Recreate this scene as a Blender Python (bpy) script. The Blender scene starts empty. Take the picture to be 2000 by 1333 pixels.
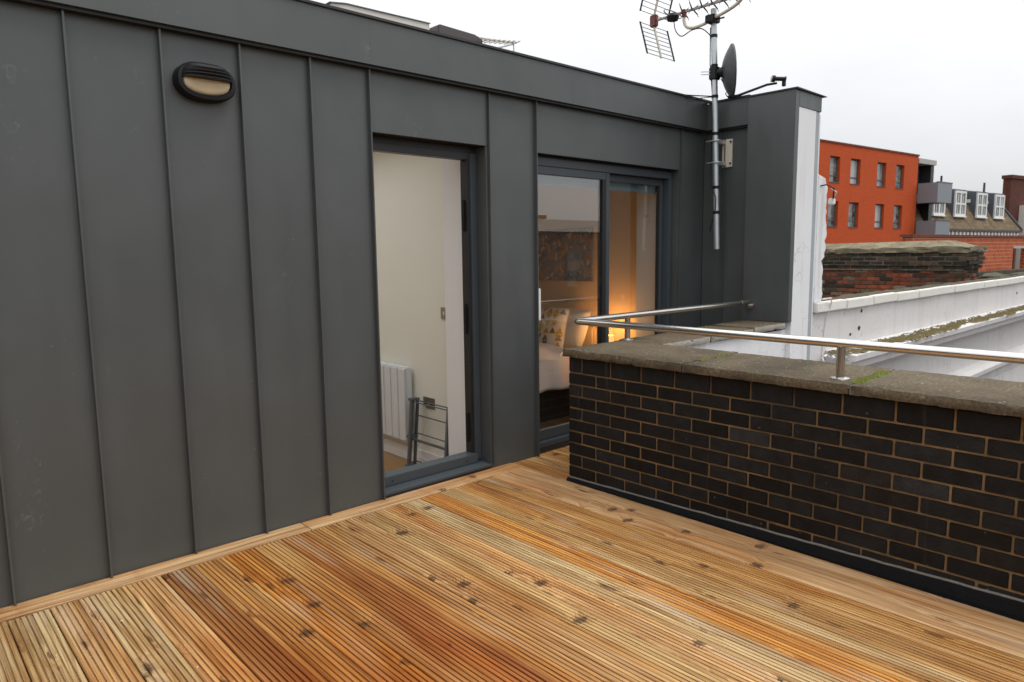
import bpy, bmesh, math, random
from mathutils import Vector, Matrix
random.seed(7)
S = bpy.context.scene
COL = S.collection
R = math.radians

# ---------------------------------------------------------------- camera
cam = bpy.data.cameras.new('camera')
camo = bpy.data.objects.new('camera', cam); COL.objects.link(camo); S.camera = camo
cam.sensor_width = 36; cam.lens = 24.655; cam.clip_start = .05; cam.clip_end = 2000
yaw, pitch, roll = 0.74372572, 0.12468139, -0.01234115
f_ = Vector((math.sin(yaw)*math.cos(pitch), math.cos(yaw)*math.cos(pitch), -math.sin(pitch)))
r_ = f_.cross(Vector((0, 0, 1))).normalized(); u_ = r_.cross(f_)
r2 = r_*math.cos(roll) + u_*math.sin(roll); u2 = u_*math.cos(roll) - r_*math.sin(roll)
mw = Matrix((r2, u2, -f_)).transposed().to_4x4(); mw.translation = (0, 0, 1.452)
camo.matrix_world = mw
cam.dof.use_dof = True; cam.dof.focus_distance = 3.6; cam.dof.aperture_fstop = 5.6

# ---------------------------------------------------------------- node helpers
def nd(nt, typ, ins=None, **at):
    n = nt.nodes.new(typ)
    for k, v in at.items(): setattr(n, k, v)
    for k, v in (ins or {}).items():
        if isinstance(v, bpy.types.NodeSocket): nt.links.new(v, n.inputs[k])
        else:
            if isinstance(v, tuple) and len(v) == 3 and n.inputs[k].type == 'RGBA': v = (*v, 1)
            n.inputs[k].default_value = v
    return n
def math_(nt, op, a, b=0.0, c=0.0, clamp=False):
    return nd(nt, 'ShaderNodeMath', {0: a, 1: b, 2: c}, operation=op, use_clamp=clamp).outputs[0]
def mix_(nt, f, a, b, bt='MIX'):
    return nd(nt, 'ShaderNodeMix', {0: f, 6: a, 7: b}, data_type='RGBA', blend_type=bt).outputs[2]
def ramp_(nt, f, *st):
    n = nd(nt, 'ShaderNodeValToRGB', {0: f}); e = n.color_ramp.elements
    while len(e) < len(st): e.new(.5)
    for el, (p, c) in zip(e, st):
        el.position = p
        el.color = (*c, 1) if isinstance(c, tuple) else (c, c, c, 1)
    return n.outputs[0]
def noise_(nt, vec, sc, det=3.0, rough=.55, dist=0.0):
    return nd(nt, 'ShaderNodeTexNoise', {'Vector': vec, 'Scale': sc, 'Detail': det, 'Roughness': rough, 'Distortion': dist}).outputs[0]
def map_(nt, vec, scale=(1, 1, 1), loc=(0, 0, 0)):
    return nd(nt, 'ShaderNodeMapping', {'Vector': vec, 'Scale': scale, 'Location': loc}).outputs[0]

# ---------------------------------------------------------------- sky, sun, exposure (overcast day)
SUN_EL, SUN_AZ = R(62), R(140)          # azimuth clockwise from +Y
w = bpy.data.worlds.new('World'); S.world = w; w.use_nodes = True
nt = w.node_tree; nt.nodes.clear()
sky = nd(nt, 'ShaderNodeTexSky', sky_type='NISHITA', sun_disc=False, sun_elevation=SUN_EL, sun_rotation=SUN_AZ)
tc = nd(nt, 'ShaderNodeTexCoord').outputs['Generated']
sep = nd(nt, 'ShaderNodeSeparateXYZ', {0: tc})
up = math_(nt, 'MAXIMUM', sep.outputs[2], 0.0)
clouds = noise_(nt, map_(nt, tc, (1, 1, 2.2)), 2.2, 5, .6)
grad = math_(nt, 'MULTIPLY', math_(nt, 'MULTIPLY_ADD', up, 2.3, 1.0), math_(nt, 'MULTIPLY_ADD', clouds, .30, .85))
cloudcol = nd(nt, 'ShaderNodeVectorMath', {0: (6.9, 6.95, 7.05), 3: grad}, operation='SCALE').outputs[0]
skyc = mix_(nt, .9, sky.outputs[0], cloudcol)
bg = nd(nt, 'ShaderNodeBackground', {0: skyc, 1: .1})
nd(nt, 'ShaderNodeOutputWorld', {0: bg.outputs[0]})
sl = bpy.data.lights.new('sun', 'SUN'); sl.energy = 1.2; sl.angle = R(25); sl.color = (1, .96, .9)
so = bpy.data.objects.new('sun', sl); COL.objects.link(so)
sd = Vector((math.sin(SUN_AZ)*math.cos(SUN_EL), math.cos(SUN_AZ)*math.cos(SUN_EL), math.sin(SUN_EL)))
so.rotation_euler = (-sd).to_track_quat('-Z', 'Y').to_euler(); so.location = sd*60
vs = S.view_settings; vs.view_transform = 'Standard'; vs.look = 'None'; vs.gamma = 1; vs.use_curve_mapping = False
vs.exposure = 0.0
S.cycles.max_bounces = 10; S.cycles.diffuse_bounces = 5; S.cycles.transparent_max_bounces = 12

# ---------------------------------------------------------------- materials
def newmat(name):
    m = bpy.data.materials.new(name); m.use_nodes = True
    nt = m.node_tree; b = nt.nodes['Principled BSDF']
    return m, nt, b
def setb(nt, b, **k):
    for key, v in k.items():
        key = {'col': 'Base Color', 'rough': 'Roughness', 'metal': 'Metallic', 'spec': 'Specular IOR Level', 'nor': 'Normal', 'ec': 'Emission Color', 'es': 'Emission Strength'}[key]
        if isinstance(v, bpy.types.NodeSocket): nt.links.new(v, b.inputs[key])
        else: b.inputs[key].default_value = (*v, 1) if isinstance(v, tuple) else v
def bump_(nt, h, s=.3, d=.01):
    return nd(nt, 'ShaderNodeBump', {'Height': h, 'Strength': s, 'Distance': d}).outputs[0]
def oc(nt, rnd=False, amt=17.0):
    o = nd(nt, 'ShaderNodeTexCoord').outputs['Object']
    if not rnd: return o
    rr = nd(nt, 'ShaderNodeObjectInfo').outputs['Random']
    v = nd(nt, 'ShaderNodeCombineXYZ', {0: math_(nt, 'MULTIPLY', rr, amt), 1: math_(nt, 'MULTIPLY', rr, amt*2.3), 2: math_(nt, 'MULTIPLY', rr, amt*.7)}).outputs[0]
    return nd(nt, 'ShaderNodeVectorMath', {0: o, 1: v}, operation='ADD').outputs[0]
def plain(name, col, rough=.5, metal=0.0, var=.12, sc=6.0, bs=0.0, bsc=60.0, rnd=False, spec=.5):
    m, nt, b = newmat(name)
    v = oc(nt, rnd)
    n = noise_(nt, v, sc, 4)
    c = mix_(nt, n, tuple(x*(1-var) for x in col), tuple(min(1, x*(1+var)) for x in col))
    setb(nt, b, col=c, metal=metal, spec=spec, rough=math_(nt, 'MULTIPLY_ADD', n, .2, max(0.02, rough-.1)))
    if bs: setb(nt, b, nor=bump_(nt, noise_(nt, v, bsc, 4), bs, .01))
    return m

def zinc(name, base, rough=.5):
    m, nt, b = newmat(name); v = oc(nt)
    big = noise_(nt, v, 1.7, 3)
    strk = noise_(nt, map_(nt, v, (9, 9, .7)), 1.0, 4)
    c = mix_(nt, ramp_(nt, big, (.3, 0.0), (.7, 1.0)), tuple(x*.88 for x in base), tuple(x*1.08 for x in base))
    c = mix_(nt, math_(nt, 'MULTIPLY', strk, .22), c, tuple(x*1.35 for x in base))
    # pale handling marks and droppings
    msk = math_(nt, 'MULTIPLY', ramp_(nt, noise_(nt, map_(nt, v, (3.2, 3.2, 2.2), (3.1, 0, 1.7)), 1.0, 2), (.62, 0.0), (.72, 1.0)),
                ramp_(nt, noise_(nt, map_(nt, v, (26, 26, 15)), 1.0, 5, .7, 1.5), (.56, 0.0), (.70, 1.0)))
    c = mix_(nt, math_(nt, 'MULTIPLY', msk, .28), c, (.30, .31, .31))
    spk = ramp_(nt, noise_(nt, v, 42, 2, .5), (.755, 0.0), (.79, 1.0))
    c = mix_(nt, math_(nt, 'MULTIPLY', spk, .35), c, (.30, .30, .29))
    setb(nt, b, col=c, spec=.5, metal=.25, rough=math_(nt, 'MULTIPLY_ADD', strk, .22, rough-.11),
         nor=bump_(nt, noise_(nt, map_(nt, v, (3.4, 3.4, 1.0)), 1.0, 2), .55, .02))
    return m
M_ZINC = zinc('zinc_grey', (.084, .0925, .0925), .42)
M_ZDARK = plain('dark_metal_trim', (.02, .021, .022), .45, var=.2)
M_ALU = plain('grey_powder_coat', (.050, .062, .071), .4, var=.06)
M_ALUD = plain('black_gasket', (.012, .012, .013), .5)

def deckmat(fine=False):
    m, nt, b = newmat('deck_timber_fine' if fine else 'deck_timber')
    oi = nd(nt, 'ShaderNodeObjectInfo'); v = oc(nt, True, 9.0)
    wob = nd(nt, 'ShaderNodeTexNoise', {'Vector': map_(nt, v, (5, 1.3, 1)), 'Scale': 1.0, 'Detail': 2.0}).outputs[1]
    v2 = nd(nt, 'ShaderNodeVectorMath', {0: wob, 1: (.06, .03, 0)}, operation='MULTIPLY_ADD'); nt.links.new(v, v2.inputs[2]); v2 = v2.outputs[0]
    # knots: sparse cells stretched along the board
    kv = map_(nt, v2, (15, 3.4, 1))
    vor = nd(nt, 'ShaderNodeTexVoronoi', {'Vector': nd(nt, 'ShaderNodeVectorMath', {0: kv, 1: (1, 1, 0)}, operation='MULTIPLY').outputs[0], 'Scale': 1.0}, voronoi_dimensions='2D')
    kd = vor.outputs['Distance']
    pick = math_(nt, 'LESS_THAN', nd(nt, 'ShaderNodeSeparateColor', {0: vor.outputs['Color']}).outputs[0], .10)
    jag = noise_(nt, map_(nt, v, (60, 26, 1)), 1.0, 4, .7)
    kd2 = math_(nt, 'MULTIPLY_ADD', jag, .30, math_(nt, 'SUBTRACT', kd, .07))
    kd2 = math_(nt, 'DIVIDE', kd2, math_(nt, 'MULTIPLY_ADD', nd(nt, 'ShaderNodeSeparateColor', {0: vor.outputs['Color']}).outputs[1], .9, .45))
    knot = math_(nt, 'MULTIPLY', ramp_(nt, kd2, (.17, 1.0), (.22, 0.0)), pick)
    halo = math_(nt, 'MULTIPLY', ramp_(nt, kd2, (.2, 1.0), (.55, 0.0)), pick)
    vor2 = nd(nt, 'ShaderNodeTexVoronoi', {'Vector': nd(nt, 'ShaderNodeVectorMath', {0: map_(nt, v2, (5.5, 6.5, 1), (.3, .7, 0)), 1: (1, 1, 0)}, operation='MULTIPLY').outputs[0], 'Scale': 1.0}, voronoi_dimensions='2D')
    pick2 = math_(nt, 'LESS_THAN', nd(nt, 'ShaderNodeSeparateColor', {0: vor2.outputs['Color']}).outputs[1], .17)
    spike = math_(nt, 'MULTIPLY', ramp_(nt, math_(nt, 'MULTIPLY_ADD', noise_(nt, map_(nt, v, (45, 90, 1), (4, 1, 0)), 1.0, 4, .75, .8), .55, math_(nt, 'SUBTRACT', vor2.outputs['Distance'], .16)), (.25, 1.0), (.30, 0.0)), pick2)
    halo2 = math_(nt, 'MULTIPLY', ramp_(nt, vor2.outputs['Distance'], (.1, 1.0), (.5, 0.0)), pick2)
    knot = math_(nt, 'MAXIMUM', knot, spike); halo = math_(nt, 'MAXIMUM', halo, halo2)
    # grain, swirling round the knots
    gx = nd(nt, 'ShaderNodeVectorMath', {0: (.035, 0, 0), 3: halo}, operation='SCALE').outputs[0]
    gv = nd(nt, 'ShaderNodeVectorMath', {0: v2, 1: gx}, operation='ADD').outputs[0]
    g1 = noise_(nt, map_(nt, gv, (150, 2.2, 60)), 1.0, 4, .6)
    g2 = noise_(nt, map_(nt, gv, (34, .9, 20)), 1.0, 3, .55)
    g3 = noise_(nt, map_(nt, v, (7, .8, 1)), 1.0, 3)
    base = oi.outputs['Color']
    c = mix_(nt, ramp_(nt, g2, (.3, 0.0), (.7, 1.0)), mix_(nt, 1.0, base, (.60, .50, .40), 'MULTIPLY'), mix_(nt, 1.0, base, (1.22, 1.26, 1.30), 'MULTIPLY'))
    c = mix_(nt, math_(nt, 'MULTIPLY', ramp_(nt, g1, (.40, 0.0), (.64, 1.0)), .8), c, mix_(nt, 1.0, c, (.48, .34, .23), 'MULTIPLY'))
    # heartwood / resin / damp stains, blotches longer than wide
    c = mix_(nt, math_(nt, 'MULTIPLY', ramp_(nt, g3, (.46, 0.0), (.70, 1.0)), .8), c, mix_(nt, 1.0, c, (.86, .61, .32), 'MULTIPLY'))
    pale = noise_(nt, map_(nt, v, (9, 1.1, 1), (5, 3, 0)), 1.0, 2)
    c = mix_(nt, math_(nt, 'MULTIPLY', ramp_(nt, pale, (.58, 0.0), (.72, 1.0)), .45), c, (.56, .44, .30))
    c = mix_(nt, math_(nt, 'MULTIPLY', halo, .22), c, mix_(nt, 1.0, base, (.5, .3, .18), 'MULTIPLY'))
    c = mix_(nt, math_(nt, 'MULTIPLY', knot, math_(nt, 'MULTIPLY_ADD', jag, 1.5, .0), clamp=True), c, (.060, .028, .012))
    # one big damp patch in world space
    geo = nd(nt, 'ShaderNodeNewGeometry').outputs['Position']
    damp = math_(nt, 'MULTIPLY_ADD', noise_(nt, map_(nt, geo, (2.2, .8, 1)), 1.0, 4), .9,
                 math_(nt, 'MULTIPLY', nd(nt, 'ShaderNodeVectorMath', {0: map_(nt, geo, (.62, .42, 0)), 1: (.77, .80, 0)}, operation='DISTANCE').outputs['Value'], -.9))
    dm = ramp_(nt, damp, (.0, 0.0), (.38, 1.0))
    c = mix_(nt, math_(nt, 'MULTIPLY', dm, .85), c, mix_(nt, 1.0, c, (.74, .45, .18), 'MULTIPLY'))
    rust = ramp_(nt, noise_(nt, map_(nt, geo, (4.5, 1.1, 1), (2, 1, 0)), 1.0, 4, .6), (.56, 0.0), (.70, 1.0))
    c = mix_(nt, math_(nt, 'MULTIPLY', rust, .55), c, mix_(nt, 1.0, c, (.70, .42, .18), 'MULTIPLY'))
    setb(nt, b, col=c, spec=.45, rough=math_(nt, 'MULTIPLY_ADD', g1, .2, math_(nt, 'MULTIPLY_ADD', dm, -.16, .46)), nor=bump_(nt, math_(nt, 'ADD', g1, knot), .35, .002))
    return m
M_DECK = deckmat(); M_DECKF = deckmat(True)

def brickmat(name, rough, bs, spec=.5):
    m, nt, b = newmat(name)
    oi = nd(nt, 'ShaderNodeObjectInfo'); v = oc(nt, True, 23.0)
    n = noise_(nt, v, 14, 5, .65); n2 = noise_(nt, v, 90, 3)
    base = oi.outputs['Color']
    c = mix_(nt, ramp_(nt, n, (.3, 0.0), (.7, 1.0)), mix_(nt, 1.0, base, (.62, .60, .58), 'MULTIPLY'), mix_(nt, 1.0, base, (1.35, 1.35, 1.38), 'MULTIPLY'))
    geo = nd(nt, 'ShaderNodeNewGeometry').outputs['Position']
    sp = ramp_(nt, noise_(nt, geo, 30, 2, .5), (.74, 0.0), (.78, 1.0))
    c = mix_(nt, math_(nt, 'MULTIPLY', sp, .35), c, (.22, .21, .2))
    run = math_(nt, 'MULTIPLY', ramp_(nt, noise_(nt, map_(nt, geo, (1, 14, .8)), 1.0, 3), (.66, 0.0), (.76, 1.0)), .10)
    c = mix_(nt, run, c, (.3, .29, .27))
    setb(nt, b, col=c, spec=spec, rough=math_(nt, 'MULTIPLY_ADD', n, .3, rough-.15), nor=bump_(nt, math_(nt, 'ADD', n, n2), bs, .004))
    return m
M_BRICK = brickmat('dark_engineering_brick', .52, .6, .25)
M_OLDBRICK = brickmat('old_stock_brick', .85, .8, .2)
def mortarmat(name, a, bcol, dirt):
    m, nt, b = newmat(name); v = oc(nt)
    n = noise_(nt, v, 11, 6, .7)
    c = mix_(nt, ramp_(nt, n, (.35, 0.0), (.65, 1.0)), a, bcol)
    c = mix_(nt, ramp_(nt, noise_(nt, v, 2.3, 6, .65), (.42, 0.0), (.66, .85)), c, dirt)
    setb(nt, b, col=c, rough=.9, nor=bump_(nt, noise_(nt, v, 140, 3), .6, .004)); return m
M_MORTAR = mortarmat('ochre_mortar', (.145, .086, .034), (.25, .150, .060), (.05, .036, .02))
M_OLDMORT = mortarmat('old_mortar', (.07, .058, .042), (.20, .17, .13), (.02, .018, .014))

def concrete(name, a, bcol, dark, lich=True, mossy=.0):
    m, nt, b = newmat(name); v = oc(nt)
    n = noise_(nt, v, 4.5, 6, .68); n2 = noise_(nt, v, 70, 4, .6)
    c = mix_(nt, ramp_(nt, n, (.3, 0.0), (.72, 1.0)), a, bcol)
    c = mix_(nt, ramp_(nt, noise_(nt, v, 2.1, 5, .6), (.5, 0.0), (.72, .8)), c, dark)
    c = mix_(nt, ramp_(nt, n2, (.40, .55), (.6, 0.0)), c, dark)
    if lich:
        l = ramp_(nt, noise_(nt, v, 26, 3, .6), (.67, 0.0), (.71, 1.0))
        c = mix_(nt, math_(nt, 'MULTIPLY', l, .35), c, (.30, .27, .20))
        vo = nd(nt, 'ShaderNodeTexVoronoi', {'Vector': v, 'Scale': 60.0})
        dots = math_(nt, 'MULTIPLY', math_(nt, 'LESS_THAN', vo.outputs['Distance'], .22), math_(nt, 'LESS_THAN', nd(nt, 'ShaderNodeSeparateColor', {0: vo.outputs['Color']}).outputs[0], .10))
        c = mix_(nt, math_(nt, 'MULTIPLY', dots, .7), c, (.5, .49, .43))
    if mossy: c = mix_(nt, ramp_(nt, noise_(nt, v, 7, 5, .7), (.5, 0.0), (.62, mossy)), c, (.10, .095, .025))
    setb(nt, b, col=c, rough=.88, spec=.3, nor=bump_(nt, math_(nt, 'MULTIPLY_ADD', n, 2.0, n2), .8, .006)); return m
M_COPE = concrete('weathered_concrete', (.105, .080, .049), (.18, .140, .090), (.046, .036, .023))
M_OLDCAP = concrete('mossy_stone', (.17, .14, .09), (.34, .29, .2), (.09, .075, .045), mossy=.6)

M_DARKMOSS = concrete('dark_mossy_brickwork', (.045, .038, .024), (.11, .095, .06), (.02, .018, .012), lich=False, mossy=.5)
M_PALECONC = concrete('pale_painted_concrete', (.30, .275, .235), (.44, .42, .38), (.16, .145, .12), lich=False)
def render_white(name, col=(.78, .78, .79), dirt=(.36, .33, .29), amt=.55):
    m, nt, b = newmat(name); v = oc(nt)
    n = noise_(nt, v, 1.8, 6, .65)
    st = noise_(nt, map_(nt, v, (7, 7, .55)), 1.0, 5, .6)
    c = mix_(nt, n, col, tuple(x*.88 for x in col))
    c = mix_(nt, math_(nt, 'MULTIPLY', ramp_(nt, st, (.52, 0.0), (.80, 1.0)), amt), c, dirt)
    c = mix_(nt, math_(nt, 'MULTIPLY', ramp_(nt, noise_(nt, v, 9, 5, .75), (.66, 0.0), (.72, 1.0)), .5), c, (.20, .18, .15))
    cr = nd(nt, 'ShaderNodeTexVoronoi', {'Vector': nd(nt, 'ShaderNodeVectorMath', {0: v, 1: nd(nt, 'ShaderNodeTexNoise', {'Vector': v, 'Scale': 4.0}).outputs[1]}, operation='ADD').outputs[0], 'Scale': .9}, feature='DISTANCE_TO_EDGE')
    c = mix_(nt, math_(nt, 'MULTIPLY', ramp_(nt, cr.outputs['Distance'], (.0, 1.0), (.006, 0.0)), .45), c, (.25, .24, .22))
    setb(nt, b, col=c, rough=.8, spec=.25, nor=bump_(nt, noise_(nt, v, 40, 5, .6), .35, .006)); return m
M_WHITE = render_white('white_render')
M_WHITE2 = render_white('white_paint_dirty', (.68, .66, .65), (.45, .42, .38), .45)
M_TILEW = plain('white_glazed_coping', (.74, .715, .665), .55, var=.1, sc=5, bs=.3, bsc=25, rnd=True)
M_STEEL = plain('brushed_stainless', (.66, .64, .61), .22, 1.0, var=.06, sc=3)
M_GALV = plain('galvanised_steel', (.50, .54, .55), .42, .75, var=.12, sc=18)
M_BLACK = plain('black_plastic', (.009, .009, .010), .5, spec=.3)
M_DISH = plain('dark_grey_dish', (.052, .056, .058), .5)
M_CREAMP = plain('cream_plastic', (.62, .57, .47), .45)
M_ROD = plain('aluminium_rod', (.30, .28, .26), .45, .3)
M_RED = plain('faded_red_plastic', (.16, .035, .022), .5)
M_WPLAS = plain('white_plastic', (.72, .72, .70), .45, var=.04)
M_BITUM = plain('black_felt_flashing', (.009, .009, .010), .85, var=.35, sc=20, bs=.4, spec=.12)
M_SEAL = plain('grey_sealant', (.15, .135, .115), .8, var=.4, sc=30, bs=.5)
M_PLASTER = plain('warm_white_wall', (.86, .835, .72), .7, var=.025, sc=1.5)
M_REVEAL = plain('white_gloss_lining', (.84, .83, .81), .5, var=.02)
M_BEDWALL = plain('cream_bedroom_wall', (.68, .54, .36), .75, var=.03)
M_OAK = plain('oak_floor', (.30, .16, .06), .35, var=.3, sc=7)
M_RADI = plain('radiator_enamel', (.72, .74, .74), .35, var=.02)
M_AIRER = plain('airer_grey', (.12, .135, .155), .4, .2)
M_BRUSH = plain('brushed_plate', (.34, .29, .22), .35, .8)
M_DUVET = plain('white_cotton', (.74, .76, .82), .85, var=.03, bs=.25, bsc=9)
M_PILLOW = plain('pale_cotton', (.74, .68, .60), .85, var=.03)
M_YEL = plain('mustard_print', (.62, .36, .05), .8)
M_GRYP = plain('grey_print', (.22, .22, .23), .8)
M_BEDBASE = plain('black_bed_base', (.018, .017, .018), .7)
M_TABLE = plain('dark_walnut', (.09, .05, .03), .45)
M_ORANGE = None
def facade(name, a, b2, brick=None, mortar=(.4, .34, .27), bw=.225, bh=.075):
    m, nt, b = newmat(name); v = oc(nt)
    n = noise_(nt, v, .5, 5, .6)
    c = mix_(nt, n, a, b2)
    if brick:
        s = nd(nt, 'ShaderNodeSeparateXYZ', {0: v})
        bv = nd(nt, 'ShaderNodeCombineXYZ', {0: math_(nt, 'ADD', s.outputs[0], s.outputs[1]), 1: s.outputs[2]}).outputs[0]
        bt = nd(nt, 'ShaderNodeTexBrick', {'Vector': bv, 'Color1': c, 'Color2': mix_(nt, 1.0, c, brick, 'MULTIPLY'), 'Mortar': mortar, 'Scale': 1.0, 'Mortar Size': .008, 'Brick Width': bw, 'Row Height': bh})
        c = bt.outputs[0]
    setb(nt, b, col=c, rough=.85, spec=.2, nor=bump_(nt, noise_(nt, v, 12, 4), .3, .02)); return m
M_ORANGE = facade('orange_brick_facade', (.46, .066, .015), (.54, .088, .021), (.88, .82, .8), (.40, .09, .03))
M_REDBR = facade('red_brick_far', (.40, .080, .030), (.50, .12, .045), (.72, .66, .62), (.52, .33, .22), .30, .15)
M_DKRED = facade('dark_red_brick_far', (.16, .040, .026), (.20, .055, .034), (.7, .65, .6), (.2, .1, .07))
M_TOWER = facade('dark_tower_brick', (.085, .024, .016), (.11, .034, .022), (.7, .65, .6), (.12, .06, .045))
M_OPP = facade('opposite_brick', (.12, .055, .033), (.18, .085, .05), (.7, .65, .6), (.24, .18, .13))
M_BODY = facade('brown_brick_body', (.12, .07, .05), (.17, .1, .07), (.7, .65, .6), (.24, .19, .14))
M_MTILE = facade('brown_roof_tiles', (.15, .105, .062), (.26, .19, .115), (.55, .52, .5), (.06, .05, .035), .30, .22)
M_SLATE = plain('lead_slate', (.075, .085, .10), .55, var=.2)
M_GREYC = plain('grey_balcony_cladding', (.19, .21, .23), .45, var=.05)
M_PALE = plain('pale_trim', (.64, .60, .54), .6)
M_CONC = plain('pale_concrete', (.40, .38, .36), .8)
M_GROUND = plain('asphalt', (.05, .05, .052), .9, var=.3, sc=.8)
M_BARK = plain('bare_twig', (.14, .12, .10), .9)
M_BROWN = plain('brown_metal', (.065, .052, .05), .5)
def glassmat(name, ior, tint, rough=0.0, refl=(1, 1, 1)):
    m = bpy.data.materials.new(name); m.use_nodes = True; nt = m.node_tree; nt.nodes.clear()
    ge = nd(nt, 'ShaderNodeNewGeometry')
    ct = math_(nt, 'ABSOLUTE', nd(nt, 'ShaderNodeVectorMath', {0: ge.outputs['Normal'], 1: ge.outputs['Incoming']}, operation='DOT_PRODUCT').outputs['Value'])
    fr = math_(nt, 'MULTIPLY_ADD', math_(nt, 'POWER', math_(nt, 'SUBTRACT', 1.0, ct), 5.0), 1-ior, ior)
    t = nd(nt, 'ShaderNodeBsdfTransparent', {0: tint}); g = nd(nt, 'ShaderNodeBsdfGlossy', {0: refl, 'Roughness': rough})
    mx = nd(nt, 'ShaderNodeMixShader', {0: fr, 1: t.outputs[0], 2: g.outputs[0]})
    nd(nt, 'ShaderNodeOutputMaterial', {0: mx.outputs[0]}); return m
M_GLASS = glassmat('window_glass', .125, (.93, .95, .94))
def farglass():
    m, nt, b = newmat('far_window_glass'); v = oc(nt, True, 31.0)
    q = nd(nt, 'ShaderNodeObjectInfo').outputs['Random']
    c = mix_(nt, ramp_(nt, noise_(nt, v, 2.2, 4, .6), (.4, 0.0), (.6, 1.0)), (.03, .04, .035), (.22, .24, .22))
    c = mix_(nt, ramp_(nt, q, (.62, 0.0), (.66, 1.0)), c, (.34, .35, .34))  # pale tones put the reflected sky into the pane colour
    setb(nt, b, col=c, rough=.08, spec=.9); return m
M_FGLASS = farglass()
def emis(name, col, s):
    m, nt, b = newmat(name); setb(nt, b, col=col, ec=col, es=s); return m
M_MOSS = plain('moss_green', (.115, .13, .020), .95, var=.5, sc=30)
M_MOSSD = plain('moss_brown', (.135, .108, .042), .95, var=.65, sc=9)

# ---------------------------------------------------------------- mesh helpers
class MB:
    def __init__(s): s.v = []; s.f = []
    def add(s, vs, fs):
        o = len(s.v); s.v += [tuple(p) for p in vs]; s.f += [tuple(i+o for i in f) for f in fs]; return s
    def box(s, x0, x1, y0, y1, z0, z1):
        return s.add([(x0,y0,z0),(x1,y0,z0),(x1,y1,z0),(x0,y1,z0),(x0,y0,z1),(x1,y0,z1),(x1,y1,z1),(x0,y1,z1)],
                     [(0,3,2,1),(4,5,6,7),(0,1,5,4),(1,2,6,5),(2,3,7,6),(3,0,4,7)])
    def prism(s, poly, a0, a1, axis):
        # poly: 2-D points; axis = extrusion axis; other two axes in xyz order
        def p3(p, a):
            q = list(p); q.insert(axis, a); return tuple(q)
        n = len(poly)
        return s.add([p3(p, a0) for p in poly]+[p3(p, a1) for p in poly],
                     [tuple(range(n))[::-1], tuple(range(n, 2*n))]+[(i, (i+1) % n, n+(i+1) % n, n+i) for i in range(n)])
    def tube(s, path, r, n=10, cap=True):
        path = [Vector(p) for p in path]; rs = r if isinstance(r, (list, tuple)) else [r]*len(path)
        rings = []; up = None
        for i, p in enumerate(path):
            d = (path[min(i+1, len(path)-1)]-path[max(i-1, 0)]).normalized()
            if up is None:
                up = Vector((0, 0, 1)) if abs(d.z) < .9 else Vector((1, 0, 0))
            a = d.cross(up).normalized(); bb = a.cross(d).normalized(); up = bb
            rings.append([p+(a*math.cos(2*math.pi*k/n)+bb*math.sin(2*math.pi*k/n))*rs[i] for k in range(n)])
        vs = [q for rg in rings for q in rg]; fs = []
        for i in range(len(rings)-1):
            for k in range(n): fs.append((i*n+k, i*n+(k+1) % n, (i+1)*n+(k+1) % n, (i+1)*n+k))
        if cap: fs += [tuple(range(n))[::-1], tuple(range(len(vs)-n, len(vs)))]
        return s.add(vs, fs)
    def lathe(s, prof, o, ax, n=32):
        ax = Vector(ax).normalized(); t = Vector((0, 0, 1)) if abs(ax.z) < .9 else Vector((1, 0, 0))
        a = ax.cross(t).normalized(); bb = a.cross(ax); o = Vector(o)
        vs = [o+ax*h+(a*math.cos(2*math.pi*k/n)+bb*math.sin(2*math.pi*k/n))*r for r, h in prof for k in range(n)]
        fs = [(i*n+k, i*n+(k+1) % n, (i+1)*n+(k+1) % n, (i+1)*n+k) for i in range(len(prof)-1) for k in range(n)]
        return s.add(vs, fs)
    def mesh(s, name, mat, smooth=False, bevel=0.0, seg=2):
        me = bpy.data.meshes.new(name); bm = bmesh.new()
        vs = [bm.verts.new(p) for p in s.v]
        for f in s.f:
            try: bm.faces.new([vs[i] for i in f])
            except ValueError: pass
        bmesh.ops.recalc_face_normals(bm, faces=bm.faces)
        if bevel:
            es = [e for e in bm.edges if len(e.link_faces) == 2 and e.calc_face_angle(0) > .6]
            bmesh.ops.bevel(bm, geom=es, offset=bevel, segments=seg, affect='EDGES', clamp_overlap=True)
        bm.to_mesh(me); bm.free()
        if smooth:
            for p in me.polygons: p.use_smooth = True
            me.set_sharp_from_angle(angle=R(40))
        me.materials.append(mat); return me
    def build(s, name, mat, parent=None, smooth=False, bevel=0.0, seg=2):
        return link(name, s.mesh(name, mat, smooth, bevel, seg), parent)
def link(name, data, parent=None, loc=None):
    o = bpy.data.objects.new(name, data); COL.objects.link(o)
    if loc is not None: o.location = loc
    if parent: o.parent = parent; o.matrix_parent_inverse = world_of(parent).inverted()
    return o
def world_of(o):
    m = o.matrix_basis.copy()
    if o.parent: m = world_of(o.parent) @ o.matrix_parent_inverse @ m
    return m
def tag(o, label, cat, group=None, kind=None):
    o['label'] = label
    if cat: o['category'] = cat
    if group: o['group'] = group
    if kind: o['kind'] = kind
    return o
def thing(name, label, cat, loc, group=None, rz=0.0):
    e = bpy.data.objects.new(name, None); COL.objects.link(e); e.location = loc; e.rotation_euler = (0, 0, rz); e.empty_display_size = .1
    return tag(e, label, cat, group)
def struct(o): o['kind'] = 'structure'; return o
def bx(name, mat, parent, *b, bevel=0.0):
    return MB().box(*b).build(name, mat, parent, bevel=bevel)

W = 3.507                                   # plane of the zinc wall
# ---------------------------------------------------------------- ground
struct(MB().box(-400, 500, -400, 500, -9.6, -9.5).build('ground', M_GROUND))

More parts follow.
